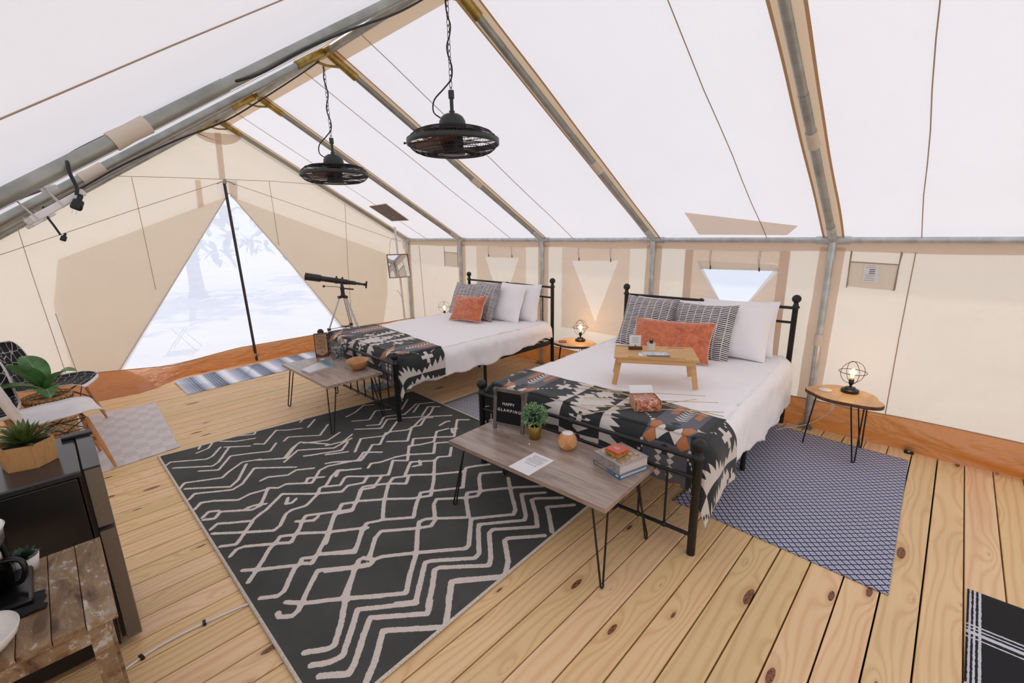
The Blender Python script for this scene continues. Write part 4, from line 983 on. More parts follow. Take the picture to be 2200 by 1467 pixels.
obj('spine_print', MB().box((.060, -.0028, .024), (.05, .0012, .026)).box((.14, -.0028, .026), (.05, .0012, .03)), bookcover('grey_spine_print', (104, 100, 100), (178, 172, 164), 200), r2)
r = thing('tin_box', 'small square tin with a red lid and gold sides on top of the books', 'tin', (1.905, 1.115, ZT+.0222+.0493), br+.12)
GT = bookcover('gold_printed_tin', (140, 100, 34), (196, 150, 66), 60)
RT = bookcover('red_printed_lid', (196, 70, 48), (218, 92, 66), 90)
obj('body', MB().box((0, 0, .011), (.086, .086, .022)), GT, r, bev=.006)
l_ = obj('lid', MB().box((0, 0, .0275), (.089, .089, .012)), RT, r, bev=.006)
obj('lid_emblem', MB().lathe([(0, .0340), (.016, .0340), (.017, .0332)], 20, sx=1.3, sy=.9), bookcover('emblem_print', (90, 90, 110), (200, 190, 180), 200), l_)
# ---- farther coffee table things
yaw = math.atan2(4.432-4.478, 1.878-1.771)
r = thing('wooden_sign', 'upright wooden block sign with burnt lettering and a pointed banner shape', 'sign', (1.772, 4.470, ZT), -.38)
DKW = plain('dark_walnut_block', (70, 52, 40), .6, 0, .2, 20)
ws, hs = .125, .235
obj('block', MB().box((ws/2, .028, hs/2), (ws, .056, hs)), DKW, r, bev=.001)
SGN = plain('tan_plywood_face', (190, 156, 116), .6, 0, .08, 30)
mb = MB().add([(.008, -.003, hs-.006), (ws-.008, -.003, hs-.006), (ws-.008, -.003, .044), (ws/2, -.003, .012), (.008, -.003, .044)], [(0, 4, 3, 2, 1)], 0, False)
o = obj('banner_face', mb, SGN, r, solid=.003)
obj('red_backing', MB().box((ws/2, -.0005, .030), (ws-.014, .002, .05)), plain('red_brown_stain', (128, 62, 38), .6, 0, .15, 40), r)
BURN = plain('burnt_lettering', (110, 78, 48), .8)
mb = MB(); random.seed(11)
for k, z in enumerate((.214, .199, .184, .146, .131, .116, .100, .086)):
    x = .018 + (.012 if k in (5, 6) else 0)
    while x < ws-.022 - (.012 if k in (5, 6) else 0):
        w_ = random.uniform(.004, .012); mb.box((x+w_/2, -.0040, z), (w_, .0006, .006 if k % 2 else .0075)); x += w_+.004
for x, w_ in ((.016, .005), (.036, .006), (.046, .012), (.062, .010), (.076, .010), (.1, .005)): mb.box((x+w_/2, -.0040, .165), (w_, .0008, .013))
mb.add([(ws/2-.007, -.0042, .044), (ws/2+.007, -.0042, .044), (ws/2, -.0042, .064)], [(0, 1, 2)], 0, False)
obj('lettering_marks', mb, BURN, r)
def glass(name, col=(235, 240, 240), rough=.04):
    n = NT(name); g = n.nd('ShaderNodeBsdfGlass'); g.inputs[0].default_value = lin(col); g.inputs['Roughness'].default_value = rough; g.inputs['IOR'].default_value = 1.45
    t = n.nd('ShaderNodeBsdfTransparent'); m = n.nd('ShaderNodeMixShader'); m.inputs[0].default_value = .55
    n.t.links.new(t.outputs[0], m.inputs[1]); n.t.links.new(g.outputs[0], m.inputs[2]); return n.fin(m.outputs[0])
GLASS = glass('clear_glass')
r = thing('glass_jar', 'clear glass jar holding black and white patterned packets beside the wooden sign', 'jar', (1.895, 4.255, ZT))
obj('jar_body', MB().lathe([(.0, .001), (.050, .001), (.054, .008), (.055, .11), (.046, .135), (.044, .155), (.047, .158)], 28, cap=False), GLASS, r, solid=.002)
def pack():
    n = NT('black_white_packet_print'); f = n.noise(n.co(), 45, 3, .6)
    return n.fin(n.bsdf(n.ramp(f, [(.44, lin((28, 30, 36))), (.5, lin((210, 200, 204)))]), .5))
PK = pack()
mb = MB()
for k in range(6):
    a = k*1.05; Mk = rotz(a) @ T(.017, 0, .065) @ Matrix.Rotation(.12+.04*k, 4, 'Y')
    mb.box((0, 0, 0), (.007, .05, .11), M=Mk)
mb.box((.0, .0, .15), (.008, .055, .10), M=T(.02, -.02, 0) @ Matrix.Rotation(.3, 4, 'Y') @ rotz(.8))
obj('packets', mb, PK, r)
r = thing('wooden_bowl', 'oval honey-coloured wooden bowl on the farther coffee table', 'bowl', (1.862, 3.775, ZT), .95)
BOWLW = wood('acacia_bowl_wood', (206, 150, 92), (158, 100, 50), 6, 'X', .32, 3, .6, coat=.4)
obj('bowl', MB().lathe([(.0, .002), (.045, .0), (.075, .018), (.105, .050), (.122, .084), (.120, .088), (.112, .083), (.093, .046), (.062, .018), (0, .010)], 40, sx=1.0, sy=.80), BOWLW, r)
r = thing('magazine', 'pale magazine with a blue-green picture on the farther coffee table', 'magazine', (1.628, 4.12, ZT), .0)
def magm():
    n = NT('magazine_cover_print'); P = n.sep(n.co()); f = n.noise(n.co(), 14, 3)
    return n.fin(n.bsdf(n.mix(n.ma('MULTIPLY_ADD', n.ma('ADD', P[0], n.ma('MULTIPLY', f, .05)), 22.0, -1.6, clamp=True), lin((202, 204, 206)), lin((72, 132, 152))), .25))
mgp = [(1.489, 4.116), (1.496, 3.961), (1.757, 4.02), (1.775, 4.27)]
mgp = [(x-1.628, y-4.12) for x, y in mgp]
obj('cover', MB().prism(mgp, .014, .0155), magm(), r); obj('pages', MB().prism([(x*.985, y*.985) for x, y in mgp], .0012, .014), PG1, r); obj('back_cover', MB().prism(mgp, 0, .0012), magm(), r)
o = obj('small_card', MB().box((0, 0, .001), (.05, .032, .0012)), PAPER, bev=.0005); o.location = (1.79, 4.36, ZT); o.rotation_euler = (0, 0, .4)
tag(o, 'small blank card lying in front of the wooden sign', 'card')

# ---------------------------------------------------------------- side tables and cage lamps
def side_table(loc, rz, label):
    r = thing('side_table', label, 'side table', loc, rz, 'live edge side tables with hairpin legs')
    Ht = .44; th = .024
    pts = []
    for k in range(48):
        a = 2*PI*k/48
        rr = 1 + .10*math.sin(2*a+.6) + .07*math.sin(3*a+1.9) + .05*math.sin(5*a)
        pts.append((.185*rr*math.cos(a), .235*rr*math.sin(a)))
    obj('table_top', MB().prism(pts, Ht-th, Ht), [LIVEW], r, bev=.002)
    p2 = [(x*1.012, y*1.012) for x, y in pts]
    mb = MB(); n = len(p2)
    vs = [(x, y, Ht-th-.001) for x, y in p2] + [(x, y, Ht-.0022) for x, y in p2]
    mb.add(vs, [(i, (i+1) % n, n+(i+1) % n, n+i) for i in range(n)], 0, True); obj('bark_edge', mb, BARK, r)
    for (x, y) in ((-.02, .16), (-.12, -.10), (.12, -.10)):
        d = Vector((x, y, 0)).normalized(); s = Vector((-d.y, d.x, 0)); f = Vector((x, y, 0)) + d*.045
        c = Vector((x, y, 0))
        p = [c - s*.045 + Vector((0, 0, Ht-th))]
        p.append(f - s*.010 + Vector((0, 0, .03)))
        for k in range(5):
            t = PI*k/4; p.append(f - s*.010*math.cos(t) + Vector((0, 0, .018 - .012*math.sin(t))))
        p += [f + s*.010 + Vector((0, 0, .03)), c + s*.045 + Vector((0, 0, Ht-th))]
        obj('leg', MB().tube(p, .005, 8).box((c.x, c.y, Ht-th-.002), (.10, .10, .004)), BLACK, r)
    return r
side_table((3.90, .445, 0), .0, 'live-edge wooden side table with hairpin legs, right of the nearer bed')
side_table((3.93, 2.86, 0), .6, 'live-edge wooden side table with hairpin legs, between the two beds')
side_table((3.93, 5.13, 0), 1.2, 'live-edge wooden side table behind the farther bed, only its lamp showing')
def emis(name, rgb, st):
    n = NT(name); e = n.nd('ShaderNodeEmission'); e.inputs[0].default_value = lin(rgb); e.inputs[1].default_value = st; return n.fin(e.outputs[0])
FIL = emis('glowing_filament', (255, 196, 110), 16)
BULB = glass('amber_bulb_glass', (255, 232, 196), .02)
def lamp(loc, rz, label, power):
    r = thing('cage_lamp', label, 'table lamp', loc, rz, 'black wire globe lamps')
    obj('base', MB().lathe([(.052, 0), (.055, .003), (.055, .020), (.053, .022), (.034, .022), (.033, .036), (.031, .038), (.008, .038)], 28), BLACK, r)
    obj('socket', MB().lathe([(.008, .038), (.006, .048), (.012, .058), (.016, .068), (.016, .098), (.013, .100)], 18), BLACK, r)
    cz = .150; R = .080
    for k in range(2):
        a = k*PI/2 + .3
        mb = MB(); mb.tube([(R*math.cos(t)*math.cos(a), R*math.cos(t)*math.sin(a), cz+R*math.sin(t)*1.02) for t in [2*PI*i/40 for i in range(40)]], .0020, 6, closed=True)
        obj('cage_ring', mb, BLACK, r)
    mb = MB(); mb.tube([(R*1.06*math.cos(t), R*1.06*math.sin(t), cz+.004) for t in [2*PI*i/40 for i in range(40)]], .0022, 6, closed=True); obj('cage_ring', mb, BLACK, r)
    b = obj('bulb', MB().lathe([(.011, .098), (.013, .106), (.021, .135), (.022, .150), (.016, .172), (.006, .184), (0, .186)], 18, cap=False), BULB, r)
    mb = MB()
    for k in range(4):
        a = k*PI/2; mb.tube([(.003*math.cos(a), .003*math.sin(a), .112), (.008*math.cos(a), .008*math.sin(a), .140), (.005*math.cos(a), .005*math.sin(a), .168)], .0030, 6)
    obj('filament', mb, FIL, b)
    ld = bpy.data.lights.new('lamp_light', 'POINT'); ld.energy = power; ld.color = (1.0, .62, .30); ld.shadow_soft_size = .02
    lo = bpy.data.objects.new('lamp_light', ld); COL.objects.link(lo); lo.parent = r; lo.location = (0, 0, .150)
    return r
lamp((3.985, .425, .44), .3, 'black wire globe lamp glowing on the right side table', 2.0)
lamp((4.02, 2.865, .44), .9, 'black wire globe lamp glowing between the two beds', 5.5)
lamp((3.93, 5.17, .44), .5, 'small black wire globe lamp glowing beyond the farther bed', 2.5)
o = obj('coaster', MB().lathe([(.0, 0), (.042, 0), (.044, .003), (.042, .006), (0, .006)], 28), WHITEC); o.location = (3.915, .565, .44); tag(o, 'round white coaster on the right side table', 'coaster')
o = obj('coaster', MB().box((0, 0, .004), (.085, .085, .008)), plain('brown_coaster', (150, 92, 60), .5, 0, .2, 30), bev=.003); o.location = (3.86, 2.985, .44); o.rotation_euler = (0, 0, .7); tag(o, 'square brown coaster on the middle side table', 'coaster')

# ---------------------------------------------------------------- bamboo bed tray and its things
TY = -1.039
TC = (2.865, 1.415)
r = thing('bed_tray', 'bamboo folding bed tray standing on the nearer bed', 'bed tray', (TC[0], TC[1], ZM+.008), TY)
HT = .208
mb = MB().box((0, -.118, HT-.006), (.54, .105, .012)).box((0, .035, HT-.006), (.54, .196, .012)).box((0, .158, HT-.006), (.54, .034, .012))
# local x along width (left -> right in view), local y towards headboard
obj('tray_top', mb, BAMBOO, r, bev=.002)
obj('apron', MB().box((0, -.158, HT-.026), (.50, .012, .032)), BAMBOO, r, bev=.001); obj('apron', MB().box((0, .158, HT-.026), (.50, .012, .032)), BAMBOO, r, bev=.001)
obj('stop_ledge', MB().box((0, -.166, HT+.003), (.36, .008, .016)), BAMBOO, r, bev=.001)
for sx in (-1, 1):
    for sy in (-1, 1):
        M1 = T(sx*.232, sy*.135, HT-.018) @ Matrix.Rotation(-sx*.16, 4, 'Y')
        obj('leg', MB().box((0, 0, -.092), (.034, .014, .196), M=M1), BAMBOO, r, bev=.002)
SLOT = plain('dark_slot', (30, 20, 14), .9)
obj('slot', MB().box((-.175, .137, HT+.0003), (.17, .009, .0006)), SLOT, r); obj('slot', MB().box((.15, .137, HT+.0003), (.11, .009, .0006)), SLOT, r)
def on_tray(x, y): 
    v = Vector((TC[0], TC[1], 0)) + rotz(TY) @ Vector((x, y, 0)); return (v.x, v.y, ZM+.008+HT+.0008)
r = thing('card_holder', 'white printed card standing in a dark wood block on the bed tray', 'card holder', on_tray(-.128, .055), TY+.10)
obj('wood_block', MB().box((0, 0, .011), (.094, .036, .022)), plain('dark_walnut', (96, 56, 38), .5, 0, .2, 25), r, bev=.003)
c_ = obj('card', MB().box((-.003, 0, .056), (.080, .0015, .088), M=Matrix.Rotation(-.12, 4, 'X')), PAPER, r)
mb = MB()
for k in range(7): mb.box((.0, -.0012, .085-.006*k), (.05-.004*(k % 3), .0004, .0012), M=Matrix.Rotation(-.12, 4, 'X'))
mb.add([(-.006, -.0014, .022), (.006, -.0014, .022), (0, -.0014, .038)], [(0, 1, 2)], 0, False, Matrix.Rotation(-.12, 4, 'X'))
obj('print', mb, INK, c_)
r = thing('potted_succulent', 'tiny spiky succulent in a white square pot on the bed tray', 'succulent', on_tray(-.020, .075), TY+.15)
obj('pot', MB().add([(x*s, y*s, z) for z, s in ((0, .019), (.046, .025), (.046, .021), (.036, .020)) for x, y in ((-1, -1), (1, -1), (1, 1), (-1, 1))], [(3, 2, 1, 0)] + [(i*4+j, i*4+(j+1) % 4, (i+1)*4+(j+1) % 4, (i+1)*4+j) for i in range(3) for j in range(4)] + [(12, 13, 14, 15)], 0, False), WHITEC, r)
obj('stand', MB().box((0, 0, .001), (.052, .052, .002)), WHITEC, r)
for k in range(14):
    a = k*2.4; e = .25+.06*(k % 6)
    mb = MB(); leaf(mb, (.004*math.cos(a), .004*math.sin(a), .036), (math.cos(a)*e, math.sin(a)*e, 1), .040-.001*k, .010, .0, 0, 5); obj('leaf', mb, GREEN4, r)
r = thing('magazine', 'small stack of glossy leaflets lying on the bed tray', 'magazine', on_tray(.0, -.06), TY+.05)
GL = bookcover('leaflet_print', (170, 176, 182), (226, 228, 230), 60)
obj('leaflet', MB().box((0, .0, .004), (.17, .085, .003), M=rotz(.08)), GL, r, bev=.0008); obj('leaflet', MB().box((.02, -.035, .0015), (.15, .06, .002), M=rotz(-.1)), plain('dark_leaflet', (60, 62, 78), .3), r)
obj('leaflet', MB().box((-.02, -.02, .0009), (.18, .08, .0016)), PAPER, r)
# ---------------------------------------------------------------- s'mores box and skewers
SB = (2.345, 1.195); SY = math.atan2(1.094-1.205, 2.339-2.231)
r = thing('snack_box', 'open brown card box of wrapped snacks on the patterned blanket', 'box', (SB[0]+.01, SB[1]+.01, ZM+.020), SY)
KRAFT = plain('kraft_card', (196, 152, 116), .8, 0, .06, 60)
w_, d_, h_ = .150, .135, .062
mb = MB().box((0, 0, .001), (w_, d_, .002)).box((-w_/2, 0, h_/2), (.003, d_, h_)).box((w_/2, 0, h_/2), (.003, d_, h_)).box((0, -d_/2, h_*.3), (w_, .003, h_*.6)).box((0, d_/2, h_/2), (w_, .003, h_))
obj('carton', mb, KRAFT, r)
mb = MB().box((0, 0, .028), (w_-.01, .002, .056), M=T(0, d_/2+.004, h_) @ Matrix.Rotation(-.9, 4, 'X')); obj('lid_flap', mb, PAPER, r)
def choc():
    n = NT('wrapped_biscuit_print'); f = n.noise(n.co(), 38, 4, .6, 1.2)
    return n.fin(n.bsdf(n.ramp(f, [(.34, lin((120, 48, 22))), (.5, lin((188, 96, 52))), (.64, lin((226, 190, 170)))]), .18, 0, n.bump(f, .5, .01), Coat_Weight=.6))
CH = choc()
mb = MB().grid(lambda u, v: (-w_/2+.006+u*(w_-.012), -d_/2-.010+v*(d_+.002), .058 - .03*max(0, (.16-v)/.16)**1.5 + .006*nz(u*7, v*7)), 16, 16)
mb.grid(lambda u, v: (-w_/2+.006+u*(w_-.012), -d_/2-.010-.004*math.sin(u*9), .004+v*.026), 12, 3)
obj('wrapped_snacks', mb, CH, r)
SK = plain('bamboo_skewer', (214, 188, 148), .6, 0, .05)
for k, (a, b) in enumerate([((2.42, 1.70), (2.50, .80)), ((2.235, 1.56), (2.69, .90)), ((2.00, 1.42), (2.66, 1.02)), ((2.12, 1.50), (2.56, .82)), ((2.33, 1.72), (2.75, 1.0)), ((2.47, 1.64), (2.44, .86))]):
    A = Vector((a[0], a[1], ZM+.026)); B_ = Vector((b[0], b[1], ZM+.028))
    c = (A+B_)/2; d = (B_-A)/2
    o = obj('skewer', MB().tube([-d, Vector((0, 0, -.002)), d*.985, d], [.0024, .0024, .0024, .0006], 6), SK); o.location = c
    tag(o, 'long thin bamboo roasting skewer spread under the snack box', 'skewer', 'bamboo skewers on the blanket')
# ---------------------------------------------------------------- hanging caged fans
COPPER = plain('reddish_brown_fan_blade', (112, 62, 44), .35, .2, .15, 20)
DARKM = plain('dark_grey_green_metal', (50, 54, 52), .38, .2, .08, 20)
def fan_lamp(loc, label, ztop, ph):
    # origin = fan centre
    r = thing('hanging_fan', label, 'fan', loc, ph, 'caged fans hanging from the ridge')
    R = .258
    mb = MB().lathe([(R-.004, -.014), (R+.003, -.014), (R+.003, .016), (R-.004, .016), (R-.004, -.014)], 64, cap=False)
    obj('rim_band', mb, DARKM, r)
    for sg, nm in ((1, 'upper_cage'), (-1, 'lower_cage')):
        mb = MB(); r0 = .088; hz = .060
        prof = lambda t: (r0 + (R-r0)*t, sg*(hz*(1-t**5) + .004))
        for k in range(84):
            a = 2*PI*k/84
            mb.tube([(prof(t)[0]*math.cos(a), prof(t)[0]*math.sin(a), prof(t)[1]) for t in (0, .3, .6, .8, .9, .96, 1)], .0011, 4)
        for t in (.0, .22, .42, .60, .76, .89):
            q = prof(t); mb.tube([(q[0]*math.cos(a), q[0]*math.sin(a), q[1]+.001) for a in [2*PI*i/48 for i in range(48)]], .0022 if t else .004, 5, closed=True)
        obj(nm, mb, BLACK, r)
    obj('hub', MB().lathe([(.0, -.066), (.060, -.066), (.066, -.058), (.058, -.02), (.055, .05), (.086, .055), (.088, .062), (.088, .072), (0, .072)], 32), BLACK, r)
    d_ = obj('motor_dome', MB().lathe([(.079, .070), (.080, .078), (.075, .082), (.077, .086), (.073, .112), (.060, .134), (.040, .147), (.018, .152), (.0, .152)], 32), DARKM, r)
    for k in range(4):
        a = k*PI/2 + .5
        mb = MB()
        mb.grid(lambda u, v, a=a: ((lambda rr, w: (rr*math.cos(a)-w*math.sin(a), rr*math.sin(a)+w*math.cos(a), .018*(v-.5)*2*(1-.3*u)-.005))(.055+u*.180, (v-.5)*(.060+.085*math.sin(PI*min(1, u*.75+.12))))), 10, 6)
        obj('blade', mb, COPPER, r, solid=.003)
    obj('down_rod', MB().tube([(0, 0, .148), (0, 0, .262)], .0105, 12).tube([(0, 0, .150), (0, 0, .165)], .016, 12).tube([(0, 0, .228), (0, 0, .268)], .0165, 12), DARKM, r)
    mb = MB(); L0, L1 = .268, ztop - loc[2]; n = int((L1-L0)/.030)
    for k in range(n+1):
        z = L0 + k*(L1-L0)/n; a = (k % 2)*PI/2 + .2
        mb.tube([(.0085*math.cos(t)*math.cos(a), .0085*math.cos(t)*math.sin(a), z+.019*math.sin(t)) for t in [2*PI*i/12 for i in range(12)]], .0018, 5, closed=True)
    obj('chain', mb, BLACK, r)
    p = [(-.052, .040, .128), (-.075, .07, .16), (-.07, .065, .22), (-.03, .03, .275), (-.006, .006, .31)]
    k = 0; z = .34
    while z < L1:
        k += 1; p.append((.009*math.sin(k*1.3), .010*math.cos(k*1.7), z)); z += .05
    p.append((0, .01, L1+.02))
    P = [Vector(q) for q in p]; sm = []
    for i in range(len(P)-1):
        a0, b0, c0, d0 = P[max(i-1, 0)], P[i], P[i+1], P[min(i+2, len(P)-1)]
        for t in (0, .25, .5, .75):
            sm.append(.5*((2*b0) + (c0-a0)*t + (2*a0-5*b0+4*c0-d0)*t*t + (3*b0-a0-3*c0+d0)*t**3))
    sm.append(P[-1])
    obj('power_cord', MB().tube(sm, .0042, 6), BLACK, r)
    obj('pull_stub', MB().tube([(-R*.72-.003, R*.70, 0), (-R*.72-.012, R*.70+.010, 0)], .004, 6).sphere((-R*.72-.012, R*.70+.011, 0), .007, 8, 6), BLACK, r)
    return r
fan_lamp((RX, 2.165, 2.128), 'nearer black caged ceiling fan hanging on a chain, the larger one in view', 2.85, 0)
fan_lamp((RX, 3.655, 2.092), 'farther black caged ceiling fan hanging on a chain above the rug', 2.85, .0)

def spline(pts, k=5):
    P = [Vector(q) for q in pts]; sm = []
    for i in range(len(P)-1):
        a0, b0, c0, d0 = P[max(i-1, 0)], P[i], P[i+1], P[min(i+2, len(P)-1)]
        for j in range(k):
            t = j/k; sm.append(.5*((2*b0) + (c0-a0)*t + (2*a0-5*b0+4*c0-d0)*t*t + (3*b0-a0-3*c0+d0)*t**3))
    sm.append(P[-1]); return sm
# power cables along the left rafters
def cable(label, y, pts, plug, ps):
    r = thing('power_cable', label, 'cable', (0, 0, 0))
    obj('cord', MB().tube(spline([(x, y-.03+dy, z) for x, dy, z in pts]), .0055, 6), BLACK, r)
    x, z = plug; sc_ = 1
    M_ = T(x, y-.04, z) @ Matrix.Rotation(.45, 4, 'Y') @ Matrix.Scale(ps, 4)
    mb = MB().lathe([(.006, .055), (.010, .045), (.010, .030), (.020, .024), (.022, -.012), (.017, -.020), (0, -.020)], 12, M=M_, sx=1.0, sy=.6)
    p_ = obj('plug', mb, BLACK, r)
    mb = MB().box((-.007, 0, -.031), (.0018, .006, .022), M=M_).box((.007, 0, -.031), (.0018, .006, .022), M=M_); obj('prong', mb, GALV, p_)
    return r
def lraf(y, x, off=-.03): return RH - (RX-x)*SZL/SX + off
cable('black power cable with a hanging plug, along the second rafter from the left', 2.17,
      [(1.70, 0, 2.85), (1.45, 0, lraf(0, 1.45)-.03), (1.186, 0, 2.535), (.958, 0, 2.40), (.792, 0, 2.285), (.70, .0, 2.235), (.60, .05, 2.20), (.45, .07, 2.11), (.2, .07, 1.95), (.135, .05, 1.90), (.130, .0, 1.875), (.130, -.01, 1.84), (.138, -.01, 1.80), (.133, -.01, 1.775)], (.128, 1.742), .72)
cable('thinner black power cable with a small hanging plug, along the third rafter', 3.60,
      [(1.70, 0, 2.86), (1.54, 0, 2.735), (1.27, 0, 2.535), (1.02, 0, 2.36), (.74, 0, lraf(0, .74)-.03), (.45, 0, lraf(0, .45)-.01), (.25, 0, lraf(0, .25)-.015), (.1, 0, lraf(0, .1)-.02), (.080, 0, 1.80), (.085, -.01, 1.755), (.105, -.01, 1.70), (.120, -.01, 1.655)], (.127, 1.635), .62)
TIEM = plain('clear_cable_tie', (206, 200, 192), .5)
def light_bar(y, x0, x1, label, dz):
    r = thing('light_bar', label, 'light', ((x0+x1)/2, y, lraf(0, (x0+x1)/2) - dz))
    sl = -math.atan(SZL/SX)*1.0
    M_ = Matrix.Rotation(sl, 4, 'Y')
    L = (x1-x0)
    obj('housing', MB().box((0, 0, 0), (L, .05, .022), M=M_), WHITEP, r, bev=.004)
    obj('end_cap', MB().box((-L/2-.008, 0, .0), (.018, .046, .020), M=M_), TIEM, r, bev=.003)
    for s in (-.42, .05):
        obj('cable_tie', MB().tube([(L*s, -.03, -.012), (L*s, -.030, .035), (L*s, 0, .058), (L*s, .03, .035), (L*s, .03, -.012)], .0022, 5, M=M_), TIEM, r)
    return r
light_bar(2.17, .00, .17, 'white light bar strapped below the thick left rafter', .072)
light_bar(3.60, .00, .13, 'small white light bar strapped below the third rafter', .062)
r = thing('switch_box', 'small white inline switch with its cord below the left rafter', 'switch', (.075, 2.24, 1.80))
obj('body', MB().box((0, 0, 0), (.045, .03, .018), M=Matrix.Rotation(-.3, 4, 'Y')), WHITEP, r, bev=.004)
obj('cord', MB().tube(spline([(-.02, 0, -.006), (-.07, 0, -.03), (-.13, 0, -.055), (-.20, 0, -.07), (-.30, 0, -.06)]), .0045, 6), plain('grey_cord', (120, 114, 110), .5), r)

# ---------------------------------------------------------------- mirror and its post
r = thing('white_pole', 'thin white pole standing in the tent corner behind the hanging mirror', 'pole', (4.00, 6.36, 0))
obj('tube', MB().tube([(.03, .0, .0), (-.035, 0, 1.74)], .017, 12), WHITEP, r)
obj('side_hook', MB().tube([(-.09, -.01, .74), (-.04, -.01, .69), (.0, 0, .60)], .006, 6), WHITEP, r)
def mirror_mat():
    n = NT('silvered_mirror'); g = n.nd('ShaderNodeBsdfGlossy'); g.inputs[0].default_value = (.86, .90, .95, 1); g.inputs['Roughness'].default_value = .01; return n.fin(g.outputs[0])
r = thing('wall_mirror', 'small square mirror in a thin copper frame hanging from the corner pole', 'mirror', (3.895, 6.22, 1.135))
yaw_m = -.10
MM = rotz(yaw_m) @ Matrix.Rotation(-.15, 4, 'X') @ Matrix.Rotation(.02, 4, 'Y')
wm, hm = .345, .35
mb = MB().box((0, 0, -hm/2), (wm, .014, .012), M=MM).box((0, 0, hm/2), (wm, .014, .012), M=MM).box((-wm/2, 0, 0), (.012, .014, hm+.012), M=MM).box((wm/2, 0, 0), (.012, .014, hm+.012), M=MM)
obj('frame', mb, plain('copper_brown_frame', (128, 88, 70), .45, .3, .1, 30), r)
mb = MB().box((0, 0, 0), (wm-.01, .004, hm-.01), M=MM @ Matrix.Rotation(-.04, 4, 'X')); obj('glass', mb, mirror_mat(), r)
obj('hanging_cord', MB().tube([(-.15, 0, hm/2), (-.095, .04, .375), (.02, .13, .42), (.11, .02, .36), (.15, 0, hm/2)], .0022, 5), plain('brown_leather_cord', (110, 84, 66), .8), r)

# ---------------------------------------------------------------- telescope
r = thing('telescope', 'black refractor telescope on a silver tripod by the mesh door', 'telescope', (2.665, 5.62, 0))
TB = plain('black_telescope_paint', (34, 35, 34), .35, 0, .06, 20); ALU = plain('brushed_aluminium', (196, 196, 200), .35, .6, .06, 20)
A = Vector((2.335-2.665, 5.905-5.62, 1.118)); Bv = Vector((2.90-2.665, 5.49-5.62, .992)); ax = (A-Bv); Lt = ax.length
Mt = T(*Bv) @ ax.to_track_quat('Z', 'Y').to_matrix().to_4x4()
obj('tube', MB().lathe([(.030, .20), (.034, .21), (.034, Lt*.74), (.036, Lt*.75)], 24, M=Mt), TB, r)
obj('dew_shield', MB().lathe([(.042, Lt*.74), (.046, Lt*.76), (.047, Lt-.012), (.050, Lt-.010), (.050, Lt), (.042, Lt), (.042, Lt-.02), (0, Lt-.02)], 24, M=Mt), TB, r)
obj('focuser', MB().lathe([(.017, .05), (.017, .10), (.024, .102), (.026, .17), (.030, .20)], 20, M=Mt).tube([(-.05, 0, .12), (.05, 0, .12)], .011, 10, M=Mt), TB, r)
obj('eyepiece', MB().lathe([(.010, -.03), (.020, -.028), (.020, -.006), (.014, 0), (.014, .05)], 16, M=Mt).box((0, 0, -.03), (.018, .09, .02), M=Mt), TB, r)
obj('tube_ring', MB().lathe([(.037, Lt*.36), (.039, Lt*.36), (.039, Lt*.40), (.037, Lt*.40)], 20, M=Mt).lathe([(.037, Lt*.46), (.039, Lt*.46), (.039, Lt*.50), (.037, Lt*.50)], 20, M=Mt).sphere(tuple(Mt @ Vector((0, .048, Lt*.38))), .012, 8, 6).sphere(tuple(Mt @ Vector((0, .048, Lt*.48))), .012, 8, 6), TB, r)
obj('mount_head', MB().lathe([(.030, .835), (.034, .86), (.026, .88), (.024, .93), (.030, .95), (.020, .98), (.014, 1.03)], 16), TB, r)
obj('slow_motion_handle', MB().tube([(0, 0, .965), (-.10, .07, .985), (-.17, .12, .99)], .004, 6).sphere((-.18, .127, .99), .016, 10, 8).tube([(0, 0, .955), (.12, -.07, .935)], .009, 8), TB, r)
for k in range(3):
    a = PI*.93 + k*2*PI/3; d = Vector((math.cos(a), math.sin(a), 0)); s = Vector((-d.y, d.x, 0))
    top = d*.045 + Vector((0, 0, .845)); ft = d*.40 + Vector((0, 0, .01))
    mb = MB()
    for e in (-.011, .011): mb.tube([top + s*e, top + (ft-top)*.55 + s*e], .0075, 8)
    mb.tube([top + (ft-top)*.45, ft], .0095, 8)
    lg = obj('leg', mb, ALU, r)
    obj('leg_clamp', MB().box(tuple(top + (ft-top)*.48), (.036, .036, .03)).box(tuple(top), (.04, .04, .03)), TB, lg)
    obj('leg_tip', MB().tube([ft, ft + Vector((0, 0, .03))], .012, 8), TB, lg)
    obj('spreader_arm', MB().tube([Vector((0, 0, .46)), top + (ft-top)*.48], .004, 6), TB, r)
obj('accessory_tray', MB().lathe([(.0, .457), (.085, .457), (.085, .463), (.0, .463)], 3), TB, r)

